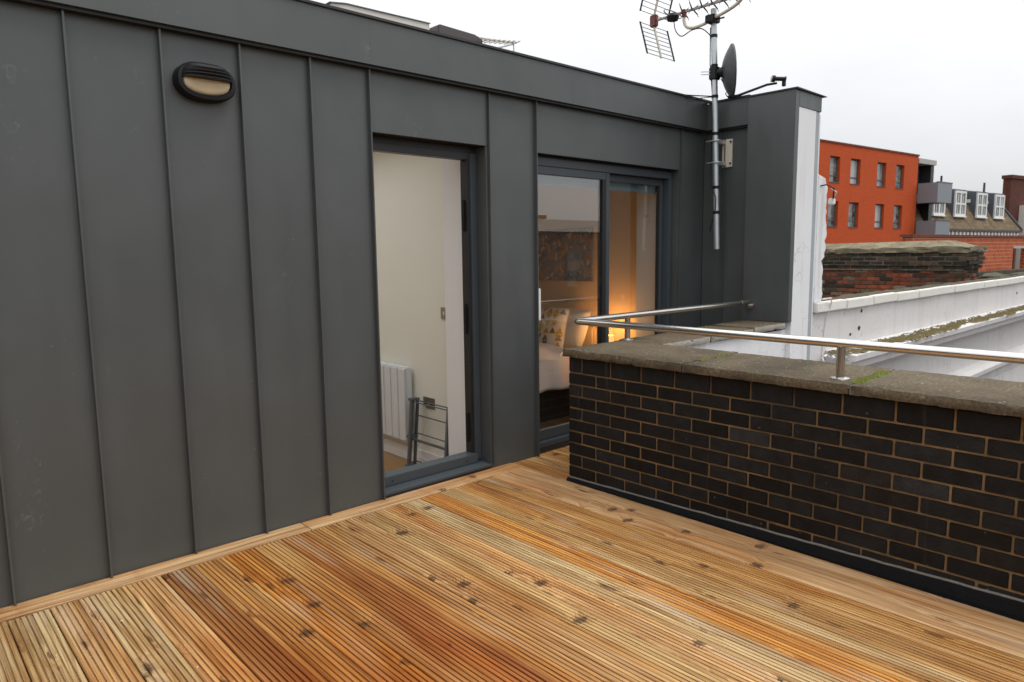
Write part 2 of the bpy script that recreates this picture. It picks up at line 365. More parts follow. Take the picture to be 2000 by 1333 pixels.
# ---------------------------------------------------------------- deck
deck = struct(MB().box(-3.2, 3.19, -2.6, W+.07, -.16, -.034).box(3.19, 5.53, 2.99, W+.07, -.16, -.034).build('deck', M_BITUM))
def plank_mesh(name, ln, mat, wd=.140, ridges=7, gd=.0080, gw=.0070, th=.030):
    pts = [(0, -th), (0, -.003), (.003, 0)]; p = wd/ridges
    for i in range(1, ridges):
        c = p*i
        pts += [(c-gw/2, 0), (c-gw/2+.0012, -gd), (c+gw/2-.0012, -gd), (c+gw/2, 0)]
    pts += [(wd-.003, 0), (wd, -.003), (wd, -th)]
    m = MB(); n = len(pts)
    m.add([(x, 0, z) for x, z in pts]+[(x, ln, z) for x, z in pts], [(i, i+1, n+i+1, n+i) for i in range(n-1)]+[(n-1, 0, n, 2*n-1), tuple(range(n)), tuple(range(n, 2*n))[::-1]])
    return m.mesh(name, mat)
PAL = {'t': (.59, .37, .16), 'g': (.545, .365, .155), 'o': (.54, .255, .055), 'r': (.40, .19, .06), 'b': (.54, .315, .11), 'p': (.62, .40, .20), 'd': (.42, .20, .065), 'w': (.56, .42, .215)}
y0p, y1p = -2.5, 3.365
pm = plank_mesh('plank', y1p-y0p, M_DECK)
k = 0; xs = .30-8*.145
cols = list('wtwtwwbw' 'wtwtdbobdb' 'tgtwogbbpp')
for i, cc in enumerate(cols):
    x = xs+.145*i
    if x > 2.89: break
    o = link('plank', pm, deck, (x+.0025+random.uniform(-.0008, .0008), y0p+random.uniform(-.004, .004), random.uniform(-.0012, .0012)))
    j = random.uniform(.9, 1.1); o.color = tuple(c*j for c in PAL[cc])+(1,)
pf = plank_mesh('plank', y1p+.08-y0p, M_DECKF, .140, 17, .0022, .0028)
for x, cc in ((2.9125, 'p'), (3.0575, 'p')):
    o = link('plank', pf, deck, (x, y0p-.01, .001)); o.color = (*PAL[cc], 1)
# short boards of the passage, laid between the parapet and the sliding door
ps = plank_mesh('plank', W-.0-2.995, M_DECK)
pq = plank_mesh('plank', W+.03-2.995, M_DECK)
for i in range(15):
    x = 3.205+.145*i
    o = link('plank', pq if x > 3.46 else ps, deck, (x, 2.992, -.003+random.uniform(-.001, .001))); o.color = (*PAL[random.choice('tgbp')], 1)
# plain edging board along the zinc wall, in lengths
for a, bb, cc in ((-3.0, -.42, 'p'), (-.415, 1.63, 'p'), (1.635, 3.195, 'p')):
    m = plank_mesh('edging_board', bb-a, M_DECKF, .130, 3, .0016, .0022, .028)
    o = link('edging_board', m, deck, (a, W-.004, .004)); o.rotation_euler = (0, 0, -math.pi/2); o.color = (.58, .385, .20, 1)

# ---------------------------------------------------------------- house: zinc clad storey
house = thing('house', 'dark grey zinc clad rooftop storey with standing seams, doorway and sliding glass door', 'building', (2, W+2, 0))
ZT, ZB = 2.492, -.012
def panel(x0, x1, z0, z1, seam=None, y=W):
    p = MB().box(x0+.002, x1-.002, y, y+.02, z0, z1).build('cladding_panel', M_ZINC, house, bevel=.0015, seg=1)
    return p
seams = [.343-.366*k for k in range(9, 0, -1)]+[.343, .707, 1.079, 1.438, 1.805]
for i, x in enumerate(seams):
    x1 = seams[i+1] if i+1 < len(seams) else 2.158
    p = panel(x, x1, ZB, ZT)
    bx('standing_seam', M_ZINC, p, x-.0045, x+.0045, W-.030, W, ZB-.006, ZT-.002, bevel=.0008)
p = panel(2.158, 3.036, 2.137, ZT); bx('standing_seam', M_ZINC, p, 2.155, 2.164, W-.027, W+.09, ZB-.006, ZT-.002, bevel=.0015)
p = panel(3.036, 3.456, ZB, ZT);   bx('standing_seam', M_ZINC, p, 3.034, 3.042, W-.02, W, .03, ZT-.002, bevel=.0015)
p = panel(3.456, 5.192, 2.134, ZT); bx('standing_seam', M_ZINC, p, 3.453, 3.462, W-.027, W+.06, ZB-.006, ZT-.002, bevel=.0015)
p = panel(5.192, 5.555, ZB, ZT);   bx('standing_seam', M_ZINC, p, 5.188, 5.197, W-.022, W, ZB-.006, ZT-.002, bevel=.0015)
# reveals of the two openings, lintel soffits
bx('reveal', M_ZINC, house, 3.016, 3.036, W+.001, W+.10, -.0, 2.135)
bx('reveal', M_ZINC, house, 5.174, 5.192, W+.001, W+.10, -.0, 2.132)
bx('soffit', M_ZDARK, house, 2.166, 3.014, W+.021, W+.10, 2.137, 2.16)
bx('soffit', M_ZDARK, house, 3.464, 5.172, W+.021, W+.10, 2.134, 2.16)
# return wall towards the pier
for a, bb in ((3.04, 3.29), (3.29, 3.505)):
    pr = MB().box(5.555, 5.575, a+.001, bb-.001, ZB, 2.49).build('cladding_panel', M_ZINC, house, bevel=.0015)
    bx('standing_seam', M_ZINC, pr, 5.532, 5.555, a-.004, a+.004, ZB, 2.485, bevel=.0015)
# fascia in lengths with a dark capping
for a, bb in ((-3.0, .02), (.02, 2.15), (2.15, 3.78), (3.78, 5.498)):
    MB().box(a+.0003, bb-.0003, W-.062, W-.045, 2.485, 2.722).build('fascia_panel', M_ZINC, house)
bx('gap_shade_strip', M_ALUD, house, -3.0, 5.55, W-.0445, W-.001, 2.470, 2.51)  # solid black strip stands in for the shade under the fascia
MB().box(5.500, 5.517, 3.052, W-.0465, 2.485, 2.706).build('fascia_panel', M_ZINC, house, bevel=.002)
bx('gap_shade_strip', M_ALUD, house, 5.5175, 5.5545, 3.052, W-.05, 2.470, 2.51)  # same black shade strip along the return
MB().box(-3.0, 5.56, W-.074, W+.22, 2.7225, 2.738).build('capping', M_ZDARK, house, bevel=.002)
MB().box(5.488, 5.75, 3.05, W-.0745, 2.7065, 2.722).build('capping', M_ZDARK, house, bevel=.002)
# wall core, roof with an added, unseen opening to brighten the lobby
bx('wall_core', M_ZDARK, house, -3.0, 2.14, W+.03, W+.24, -.4, 2.5)
bx('wall_core', M_ZDARK, house, 3.045, 3.44, W+.03, W+.24, -.4, 2.5)
bx('wall_core', M_ZDARK, house, 5.20, 5.55, W+.03, W+.24, -.4, 2.5)
bx('wall_core', M_ZDARK, house, 2.141, 3.044, W+.165, W+.239, 2.15, 2.5)
bx('wall_core', M_ZDARK, house, 3.441, 5.199, W+.165, W+.239, 2.15, 2.5)
rf = MB()
for b in ((-3, 6.0, W+.24, 4.1, 2.5, 2.66), (-3, 6.0, 6.5, 8.6, 2.5, 2.66), (-3, .2, 4.1, 6.5, 2.5, 2.66), (2.9, 6.0, 4.1, 6.5, 2.5, 2.66)): rf.box(*b)
roof = rf.build('roof', M_BITUM, house)

# doorway: aluminium frame, cill, hinges
dw = tag(MB().box(2.14, 2.185, W+.092, W+.165, .05, 2.10).build('door_frame', M_ALU, house, bevel=.003), 'grey aluminium frame of the open doorway', None)
bx('frame_jamb', M_ALU, dw, 2.958, 3.014, W+.092, W+.165, .05, 2.10, bevel=.003)
bx('frame_head', M_ZDARK, dw, 2.1855, 2.9575, W+.094, W+.163, 2.055, 2.10, bevel=.003)  # door heads coloured dark to stand for the shadow at the top
bx('frame_head', M_ZDARK, dw, 2.16, 3.014, W+.096, W+.16, 2.101, 2.136)
bx('threshold', M_ALU, dw, 2.1855, 2.9575, W+.06, W+.165, .045, .105, bevel=.004)
MB().prism([(W-.012, .020), (W+.16, .020), (W+.16, .044), (W+.055, .044), (W-.012, .034)], 2.167, 3.012, 0).build('sill', M_ALU, dw, bevel=.002)
MB().box(2.167, 3.012, W-.004, W+.16, -.03, .0195).build('sill', M_ZDARK, dw)
bx('gasket', M_ALUD, dw, 2.938, 2.9575, W+.10, W+.166, .106, 2.054)
for z in (1.70, 1.02, .28):
    MB().box(2.928, 2.9375, W+.125, W+.155, z-.10, z+.10).tube([(2.928, W+.135, z-.085), (2.928, W+.135, z+.085)], .009, 8).build('hinge', M_BLACK, dw, bevel=.002)
for x in (2.27, 2.86):
    MB().tube([(x, W+.0595, .075), (x, W+.057, .075)], .005, 10).build('screw', M_BLACK, dw)

# sliding door: outer frame, front sash, rear sash
sdr = tag(MB().box(3.464, 5.172, W+.062, W+.165, 2.062, 2.118).build('sliding_door', M_ALU, house, bevel=.003), 'grey framed sliding glass door reflecting the sky', None)
bx('frame_head', M_ZDARK, sdr, 3.464, 5.172, W+.075, W+.16, 2.119, 2.133)
bx('frame_jamb', M_ALU, sdr, 3.464, 3.50, W+.062, W+.165, .06, 2.0615, bevel=.003)
bx('frame_jamb', M_ALU, sdr, 5.118, 5.173, W+.062, W+.165, .06, 2.0615, bevel=.003)
bx('track', M_ALU, sdr, 3.5005, 5.1175, W+.03, W+.165, .03, .072, bevel=.005)
bx('track', M_ZDARK, sdr, 3.464, 5.172, W+.02, W+.16, -.06, .029)
def sash(x0, x1, y, hl):
    s = MB().box(x0+.05, x1-.045, y-.02, y+.02, 2.005, 2.06).build('sash', M_ALU, sdr, bevel=.003)
    s = s
    for nm, mt, b in (('stile', M_ALU, (x0, x0+.05, y-.02, y+.02, .075, 2.06)), ('stile', M_ALU, (x1-.045, x1, y-.02, y+.02, .075, 2.06)),
                      ('bottom_rail', M_ALU, (x0+.0505, x1-.0455, y-.019, y+.019, .075, .15)), ('pane', M_GLASS, (x0+.0505, x1-.0455, y-.003, y+.003, .151, 2.004))):
        q = MB().box(*b).build(nm, mt, sdr, bevel=.003 if nm != 'pane' else 0)
    return s
sash(3.502, 4.345, W+.088, True); sash(4.30, 5.116, W+.136, False)
bx('gasket', M_ALUD, sdr, 4.262, 4.2995, W+.070, W+.082, .151, 2.004)
bx('gasket', M_ALUD, sdr, 5.055, 5.0695, W+.122, W+.134, .151, 2.004)
MB().box(3.512, 3.540, W+.028, W+.045, .97, 1.20).box(3.515, 3.537, W+.045, W+.0675, .98, 1.01).box(3.515, 3.537, W+.045, W+.0675, 1.16, 1.19).build('handle', M_WPLAS, sdr, bevel=.004)
MB().tube([(3.526, W+.05, .90), (3.526, W+.0675, .90)], .016, 14).build('lock', M_STEEL, sdr)

# ---------------------------------------------------------------- rooms behind
FL = -.21
struct(MB().box(-1.0, 3.15, W+.241, 6.9, FL-.1, FL).build('lobby_floor', M_OAK))
lw = struct(MB().box(3.151, 3.26, W+.241, 7.0, FL, 2.36).build('partition_wall', M_PLASTER))
bx('skirting_board', M_REVEAL, lw, 3.135, 3.1505, W+.25, 6.89, FL, FL+.115, bevel=.003)
bx('skirting_board', M_REVEAL, lw, 3.128, 3.1345, W+.25, 6.89, FL, FL+.06, bevel=.003)
struct(MB().box(-1.0, 3.15, 6.9, 7.0, FL, 2.36).build('lobby_back_wall', M_PLASTER))
struct(MB().box(-1.1, -1.0, W+.241, 7.0, FL, 2.36).build('lobby_side_wall', M_PLASTER))
ce = MB()
for b in ((-1.1, 3.26, W+.241, 4.1, 2.361, 2.46), (-1.1, 3.26, 6.5, 7.0, 2.361, 2.46), (-1.1, .2, 4.1, 6.5, 2.361, 2.46), (2.9, 3.26, 4.1, 6.5, 2.361, 2.46)): ce.box(*b)
struct(ce.build('lobby_ceiling', M_REVEAL))  # ceiling hole below the added roof opening, lets daylight in
dl = struct(MB().box(3.0165, 3.045, W+.166, W+.47, FL, 2.11).build('door_lining', M_REVEAL, bevel=.003))
bx('lining_head', M_REVEAL, dl, 2.13, 3.016, W+.166, W+.30, 2.11, 2.36)
# bedroom
struct(MB().box(3.262, 5.30, W+.241, 6.9, FL-.1, FL).build('bedroom_floor', M_OAK))
struct(MB().box(5.301, 5.42, W+.241, 7.0, FL, 2.36).build('bedroom_side_wall', M_BEDWALL))
struct(MB().box(3.262, 5.30, 6.901, 7.0, FL, 2.36).build('bedroom_back_wall', M_BEDWALL))
struct(MB().box(3.262, 5.42, W+.241, 7.0, 2.361, 2.46).build('bedroom_ceiling', M_REVEAL))
wl = struct(MB().box(5.174, 5.20, W+.166, W+.44, FL, 2.36).build('window_lining', M_REVEAL, bevel=.003))
bx('lining_head', M_REVEAL, wl, 3.45, 5.173, W+.166, W+.25, 2.135, 2.36)

rad = thing('radiator', 'white ribbed electric radiator on the wall inside the open doorway', 'radiator', (3.09, 5.1, -.04))
MB().box(3.075, 3.135, 4.585, 5.505, -.04, .565).build('body', M_RADI, rad, bevel=.008)
for i in range(9): MB().box(3.063, 3.0745, 4.59+i*.101, 4.59+i*.101+.094, -.03, .555).build('fin_panel', M_RADI, rad, bevel=.005)
bx('wall_bracket', M_WPLAS, rad, 3.1355, 3.1505, 4.8, 4.9, .1, .4)

air = thing('clothes_airer', 'folded dark grey clothes airer leaning on the white wall inside the doorway', 'clothes airer', (3.06, 4.4, FL))
def lean(z): return 3.045+.05*(z-FL)/.55
def bar(nm, y0, x_off, zt=.33, wd=.028):
    MB().add([(lean(FL)+x_off, y0, FL), (lean(FL)+x_off+.016, y0, FL), (lean(FL)+x_off+.016, y0+wd, FL), (lean(FL)+x_off, y0+wd, FL),
              (lean(zt)+x_off, y0, zt), (lean(zt)+x_off+.016, y0, zt), (lean(zt)+x_off+.016, y0+wd, zt), (lean(zt)+x_off, y0+wd, zt)],
             [(0,3,2,1),(4,5,6,7),(0,1,5,4),(1,2,6,5),(2,3,7,6),(3,0,4,7)]).build(nm, M_AIRER, air, bevel=.003)
for xo, dy in ((0, 0), (-.03, .028), (-.055, .006)):
    bar('leg', 4.455+dy, xo, .335-.01*dy); bar('leg', 3.99+dy*.6, xo, .335)
for z, xo in ((.325, -.02), (.20, .008), (.06, .008), (.03, -.04), (.01, -.02), (.315, -.045), (-.16, .008)):
    MB().tube([(lean(z)+xo+.008, 4.0, z), (lean(z)+xo+.008, 4.48, z)], .0055, 8).build('rail', M_AIRER, air)
for z in (.33, .04, -.19):
    MB().box(lean(z)-.06, lean(z)+.02, 4.45, 4.51, z-.010, z+.010).build('joint', M_AIRER, air, bevel=.006)
sw = thing('light_switch', 'brushed metal light switch plate on the wall by the open doorway', 'light switch', (3.15, 4.15, 1.016))
bx('plate', M_BRUSH, sw, 3.143, 3.1508, 4.115, 4.20, .97, 1.058, bevel=.002); bx('rocker', M_WPLAS, sw, 3.1395, 3.1428, 4.15, 4.166, 1.0, 1.028)
sk = thing('power_socket', 'brushed metal double power socket above the folded airer', 'socket', (3.15, 4.38, .3))
bx('plate', M_BRUSH, sk, 3.143, 3.1508, 4.31, 4.456, .26, .346, bevel=.002)
for y in (4.345, 4.42): bx('outlet', M_BLACK, sk, 3.140, 3.1428, y-.018, y+.018, .28, .312)
MB().tube([(3.138, 4.42, .28), (3.12, 4.42, .2), (3.125, 4.44, .05), (3.12, 4.5, -.05), (3.118, 4.66, -.08), (3.12, 4.72, -.03)], .004, 6).build('flex_cable', M_WPLAS, rad, True)

bed = thing('bed', 'double bed with white duvet on a black base behind the sliding glass', 'bed', (4.3, 5.3, FL))
bx('base', M_BEDBASE, bed, 3.42, 5.22, 4.56, 6.05, FL, .16, bevel=.01)
bx('mattress', M_DUVET, bed, 3.41, 5.22, 4.55, 6.06, .162, .40, bevel=.03)
bx('headboard', M_BEDWALL, bed, 5.225, 5.295, 4.5, 6.1, FL, .72, bevel=.02)
dm_ = MB(); nx, ny = 46, 40; gv = []
for j in range(ny+1):
    t = j/ny
    for i in range(nx+1):
        x = 3.36+i/nx*1.55
        if t < .25:
            s = t/.25; y = 4.47+.012*math.sin(x*13)+.03*s; z = .165+.02*math.sin(x*7.+1)+(.475-.165)*s
            y += .02*math.sin(x*19+2)*(1-s)
        else:
            s = (t-.25)/.75; y = 4.50+1.62*s; z = .475+.055*min(1, s*9)+.022*math.sin(x*6+y*5)+.014*math.sin(x*15-y*9)
        if i > nx-6: z += .045*(1-abs((i-(nx-3))/3.))*(1 if t > .2 else .3)
        gv.append((x, y, z))
dm_.add(gv, [(j*(nx+1)+i, j*(nx+1)+i+1, (j+1)*(nx+1)+i+1, (j+1)*(nx+1)+i) for j in range(ny) for i in range(nx)])
d_o = dm_.build('duvet', M_DUVET, bed, smooth=True); d_o.modifiers.new('thick', 'SOLIDIFY').thickness = .03
def cushion(label, name, c, sx, sy, th, rot, mat, group, prnt=False):
    n = 22; vs = []; fs = []
    def pt(u, v, s):
        e = (1-abs(u)**3.0)*(1-abs(v)**3.0); pin = 1-.07*(abs(u*v))
        return Vector((u*sx/2*(1-.05*v*v), v*sy/2*(1-.05*u*u), s*th/2*max(e, 0)**.55))
    for s in (1, -1):
        for j in range(n+1):
            for i in range(n+1): vs.append(pt(2*i/n-1, 2*j/n-1, s))
    for s in (0, 1):
        for j in range(n):
            for i in range(n):
                a = s*(n+1)**2+j*(n+1)+i; fs.append((a, a+1, a+n+2, a+n+1))
    mt = Matrix.Translation(c) @ rot
    e = thing(name, label, 'cushion' if prnt else 'pillow', c)
    m = MB().add([mt @ v for v in vs], fs); me = m.build('cover', mat, e, smooth=True)
    if prnt:
        rng = random.Random(3)
        for (mm, keep) in ((M_YEL, lambda q: q < .75), (M_GRYP, lambda q: q >= .75)):
            pm_ = MB()
            rng2 = random.Random(5)
            for j in range(6):
                for i in range(6):
                    q = rng2.random(); fl = rng2.random() < .5
                    if not keep(q) or rng2.random() < .05: continue
                    uc, vc = -.8+i*.32, -.8+j*.32; d = .145
                    tri = [(uc-d, vc-d), (uc+d, vc-d), (uc, vc+d)] if fl else [(uc-d, vc+d), (uc+d, vc+d), (uc, vc-d)]
                    # small subdivided triangle just above the cloth
                    ps = []
                    for a in range(4):
                        for b in range(4-a):
                            u = tri[0][0]+(tri[1][0]-tri[0][0])*a/3+(tri[2][0]-tri[0][0])*b/3
                            v = tri[0][1]+(tri[1][1]-tri[0][1])*a/3+(tri[2][1]-tri[0][1])*b/3
                            p = pt(u, v, 1); p.z += .004; ps.append(mt @ p)
                    ix = {}
                    kk = 0
                    for a in range(4):
                        for b in range(4-a): ix[a, b] = kk; kk += 1
                    f2 = []
                    for a in range(3):
                        for b in range(3-a):
                            f2.append((ix[a, b], ix[a+1, b], ix[a, b+1]))
                            if (a+1, b+1) in ix and a+b < 2: f2.append((ix[a+1, b], ix[a+1, b+1], ix[a, b+1]))
                    pm_.add(ps, f2)
            pm_.build('printed_triangles', mm, me)
    return e
rotc = lambda az, tilt: Matrix.Rotation(R(az), 4, 'Z') @ Matrix.Rotation(R(tilt), 4, 'X')
cushion('white cushion printed with mustard and grey triangles on the bed', 'scatter_cushion', Vector((4.99, 4.90, .70)), .44, .44, .15, rotc(-75, 68), M_PILLOW, None, True)
cushion('plain pale pillow behind the triangle cushion nearest the sliding glass', 'pillow', Vector((5.12, 4.80, .70)), .62, .42, .17, rotc(-90, 68), M_PILLOW, 'pillows on the bed')
cushion('plain pale pillow at the far side of the bed under the painting', 'pillow', Vector((5.10, 5.60, .70)), .66, .42, .17, rotc(-90, 66), M_PILLOW, 'pillows on the bed')
# painting
def paintmat():
    m, nt, b = newmat('abstract_canvas'); v = oc(nt)
    n = noise_(nt, map_(nt, v, (1, 3, 6)), 1.0, 4, .6, .8); n2 = noise_(nt, map_(nt, v, (1, 16, 12), (0, 3, 2)), 1.0, 3, .6, .5)
    c = ramp_(nt, n, (.28, (.03, .035, .05)), (.42, (.10, .15, .25)), (.55, (.20, .26, .36)), (.64, (.30, .16, .06)), (.74, (.5, .45, .38)))  # canvas blues strengthened to include the sky reflected in the glass
    c = mix_(nt, ramp_(nt, n2, (.58, 0.0), (.64, 1.0)), c, (.55, .33, .06)); c = mix_(nt, ramp_(nt, n2, (.34, 1.0), (.39, 0.0)), c, (.62, .58, .52))
    setb(nt, b, col=c, rough=.6); return m
pa = thing('painting', 'grey, blue and mustard abstract painting on the bedroom wall', 'painting', (5.29, 5.0, 1.17))
bx('canvas', paintmat(), pa, 5.272, 5.3005, 4.56, 5.42, 1.165, 1.69)
# bedside table and lamp
bt = thing('bedside_table', 'dark bedside table under the glowing lamp', 'table', (5.13, 4.2, FL))
bx('top', M_TABLE, bt, 4.98, 5.29, 4.02, 4.40, .39, .42, bevel=.004)
for x in (4.995, 5.255):
    for y in (4.035, 4.365): bx('leg', M_TABLE, bt, x, x+.02, y, y+.02, FL, .389)
bx('drawer', M_TABLE, bt, 5.02, 5.25, 4.06, 4.36, .24, .389, bevel=.003)
la = thing('bedside_lamp', 'small lit bedside lamp glowing orange behind the glass', 'lamp', (5.09, 4.22, .42))
MB().lathe([(0, 0), (.06, 0), (.06, .015), (.012, .03), (.012, .15), (.0, .15)], (5.09, 4.22, .4205), (0, 0, 1), 20).build('base', M_TABLE, la, smooth=True)
shm = emis('lit_lamp_shade', (1, .50, .16), 1.6)
MB().lathe([(.085, 0), (.065, .13)], (5.09, 4.22, .545), (0, 0, 1), 24).build('shade', shm, la, smooth=True)
MB().lathe([(0, -.03), (.022, -.02), (.03, 0), (.022, .022), (0, .03)], (5.09, 4.22, .615), (0, 0, 1), 16).build('bulb', emis('bulb', (1, .6, .3), 8), la, smooth=True)
pl = bpy.data.lights.new('lamp_light', 'POINT'); pl.energy = 8; pl.color = (1, .45, .13); pl.shadow_soft_size = .07
plo = bpy.data.objects.new('lamp_light', pl); COL.objects.link(plo); plo.location = (5.09, 4.22, .71)
# roller blind
rbl = thing('roller_blind', 'rolled up blue grey blind at the top of the sliding glass', 'blind', (4.35, W+.21, 1.95))
M_BLIND = plain('blue_grey_blind', (.20, .27, .32), .6, var=.05)
MB().tube([(3.52, W+.205, 2.05), (5.10, W+.205, 2.05)], .03, 16).build('roll', M_BLIND, rbl, smooth=True)
bx('cloth', M_BLIND, rbl, 3.53, 5.09, W+.176, W+.179, 1.965, 2.05); bx('bottom_bar', M_BLIND, rbl, 3.53, 5.09, W+.172, W+.184, 1.945, 1.9645, bevel=.003)
for x in (3.505, 5.1005): bx('bracket', M_BLACK, rbl, x, x+.014, W+.17, W+.24, 1.96, 2.09)

# ---------------------------------------------------------------- bulkhead lamp
bl = thing('bulkhead_light', 'oval black bulkhead wall light with louvred hood over a cream lens', 'wall light', (1.265, W-.05, 2.18))
cx, cz = 1.265, 2.262
def oval(a, b, n=40, e=2.35):
    o = []
    for i in range(n):
        t = 2*math.pi*i/n; c, s = math.cos(t), math.sin(t)
        o.append((a*math.copysign(abs(c)**(2/e), c), b*math.copysign(abs(s)**(2/e), s)))
    return o
def ovring(rings, closefirst=False, closelast=False):
    m = MB(); n = 40; vs = []
    for a, b, y in rings: vs += [(cx+p[0], y, cz+p[1]) for p in oval(a, b)]
    fs = [(i*n+k, i*n+(k+1) % n, (i+1)*n+(k+1) % n, (i+1)*n+k) for i in range(len(rings)-1) for k in range(n)]
    if closefirst: fs.append(tuple(range(n)))
    if closelast: fs.append(tuple(range(len(vs)-n, len(vs))))
    return m.add(vs, fs)
ovring([(.137, .087, W-.0005), (.137, .087, W-.045), (.130, .080, W-.062), (.112, .062, W-.064), (.108, .058, W-.05)], True).build('rim', M_BLACK, bl, smooth=True)
ovring([(.110, .060, W-.045), (.104, .054, W-.058), (.085, .040, W-.066), (.05, .02, W-.069)], False, True).build('lens', plain('cream_lens', (.74, .66, .46), .2, var=.35, sc=9), bl, smooth=True)
hd = MB(); NB, NS = 10, 28                              # half hood: stepped louvres over the upper half of the lens
vs = []
for k in range(NB+1):
    a = k/NB; zc = cz+.006+.076*a; half = .128*(1-((zc-cz)/.0905)**2.6)**(1/2.6)
    dep = .100*(1-a**2.2)**.5+.004; dep += -.009 if k % 2 else 0
    for i in range(NS+1):
        q = 2*i/NS-1; vs.append((cx+half*q, W-.03-max(.0, dep-.03)*(1-abs(q)**3.2)-.026*(1-abs(q)**8), zc))
hd.add(vs, [(k*(NS+1)+i, k*(NS+1)+i+1, (k+1)*(NS+1)+i+1, (k+1)*(NS+1)+i) for k in range(NB) for i in range(NS)])
hd.add([v for v in vs[:NS+1]]+[(v[0], W-.05, v[2]) for v in vs[:NS+1]], [(i, i+1, NS+2+i, NS+1+i) for i in range(NS)])
hd.build('louvred_hood', M_BLACK, bl)

# ---------------------------------------------------------------- parapet
par = thing('parapet_wall', 'low L shaped parapet of black engineering bricks with ochre mortar joints', 'wall', (3.5, 2, -.1))
XB, YB = 3.222, 2.975
core = MB().box(XB+.005, 3.70, -.62, YB-.004, -.6, .803).build('mortar', M_MORTAR, par)
MB().box(3.701, 5.55, 2.70, YB-.004, -.6, .803).build('mortar', M_MORTAR, par)
bm_full = MB().box(0, .102, 0, .2162, 0, .0655).mesh('brick', M_BRICK, bevel=.003, seg=2)
bm_half = MB().box(0, .102, 0, .102, 0, .0645).mesh('brick', M_BRICK, bevel=.003, seg=2)
def place_brick(me, x, y, z, rz):
    o = link('brick', me, par, (x, y, z)); o.rotation_euler = (random.uniform(-.004, .004), random.uniform(-.004, .004), rz+random.uniform(-.006, .006))
    if z > .69: o.scale.z = 1.42  # top course stretched so dark brick stands for shade under the coping
    g = random.uniform(.22, .62); t = random.random()
    o.color = (.0235*g, .0245*g, .0265*g, 1) if t > .2 else (.029*g, .025*g, .0235*g, 1) if t > .03 else (.045*g, .046*g, .048*g, 1)
for k in range(11):
    z = .026+.0755*k-.0755+.075*0+.0055
    z = .0305+.0752*(k-1)
    half = (k % 2 == 0)
    y = YB
    first = True; top = k == 10
    while y > -.60:
        ln = .102 if (half and first) else .215
        place_brick(bm_half if ln < .2 else bm_full, XB+random.uniform(-.0015, .0015), y-ln, z, 0)
        y -= ln+.0107; first = False
    x = XB+(.112 if not half else .225); 
    while x < 5.3:
        place_brick(bm_full, x+.215, YB-.102+random.uniform(-.001, .002), z, math.pi/2)
        x += .2257
MB().box(3.70, 3.7095, -.62, 2.698, -.6, .803).build('rendered_back', M_WHITE, par)
MB().box(3.711, 5.55, 2.6885, 2.699, -9.4, .803).build('rendered_back', M_WHITE, par)
# felt upstand and sealant line at the foot
fl = MB(); rings = []
for q in range(13):
    y = YB+.004-q*.30; zt = .020+.052*min(1, max(0, (YB-y)/2.4)); rings.append([(XB-.022, y, -.04), (XB-.022, y, zt*.25), (XB-.010, y, zt), (XB-.001, y, zt), (XB-.001, y, -.04)])
fl.add([p for r in rings for p in r], [(5*i+a, 5*i+(a+1) % 5, 5*i+5+(a+1) % 5, 5*i+5+a) for i in range(12) for a in range(5)]+[(0, 1, 2, 3, 4)]); fl.build('flashing', M_BITUM, par)
pth = [(XB-.004+random.uniform(-.001, .001), YB-.01-i*.07, .0225+.052*min(1, .01+i*.07/2.4)+random.uniform(-.002, .002)) for i in range(50)]
MB().tube(pth, .0065, 6).build('sealant_bead', M_SEAL, par, smooth=True)
# coping stones with worn edges
def rough_slab(name, x0, x1, y0, y1, z0, z1, mat, parent, st=.028, jit=.0011, seed=1):
    rg = random.Random(seed); bm = bmesh.new()
    nx, ny, nz = max(2, round((x1-x0)/st)), max(2, round((y1-y0)/st)), 3
    vs = {}
    def V(i, j, k):
        if (i, j, k) not in vs:
            p = Vector((x0+(x1-x0)*i/nx, y0+(y1-y0)*j/ny, z0+(z1-z0)*k/nz))
            e = (i in (0, nx))+(j in (0, ny))+(k in (0, nz))
            p += Vector((rg.gauss(0, 1), rg.gauss(0, 1), rg.gauss(0, .6)))*jit*(1 if e == 1 else 1.3)
            if e >= 2:
                c = Vector(((x0+x1)/2, (y0+y1)/2, (z0+z1)/2)); d = Vector((0, 0, 0))
                amt = .003+abs(rg.gauss(0, .0013))+(.008 if rg.random() < .025 else 0)
                if i in (0, nx): d.x = math.copysign(amt, c.x-p.x)
                if j in (0, ny): d.y = math.copysign(amt, c.y-p.y)
                if k in (0, nz): d.z = math.copysign(amt*.8, c.z-p.z)
                p += d
            vs[i, j, k] = bm.verts.new(p)
        return vs[i, j, k]
    for i in range(nx):
        for j in range(ny):
            for k in (0, nz): bm.faces.new((V(i, j, k), V(i+1, j, k), V(i+1, j+1, k), V(i, j+1, k)))
    for i in range(nx):
        for k in range(nz):
            for j in (0, ny): bm.faces.new((V(i, j, k), V(i+1, j, k), V(i+1, j, k+1), V(i, j, k+1)))
    for j in range(ny):
        for k in range(nz):
            for i in (0, nx): bm.faces.new((V(i, j, k), V(i, j+1, k), V(i, j+1, k+1), V(i, j, k+1)))
    bmesh.ops.recalc_face_normals(bm, faces=bm.faces)
    me = bpy.data.meshes.new(name); bm.to_mesh(me); bm.free()
    for p in me.polygons: p.use_smooth = True
    me.set_sharp_from_angle(angle=R(50)); me.materials.append(mat)
    return link(name, me, parent)
CZ0, CZ1 = .804, .855
for n, (a, b) in enumerate(((2.115, 2.99), (1.245, 2.107), (.375, 1.237), (-.62, .367))):
    rough_slab('coping_stone', 3.174, 3.765+random.uniform(-.006, .006), a, b, CZ0+.001*n, CZ1+random.uniform(-.002, .002), M_COPE, par, seed=n+4)
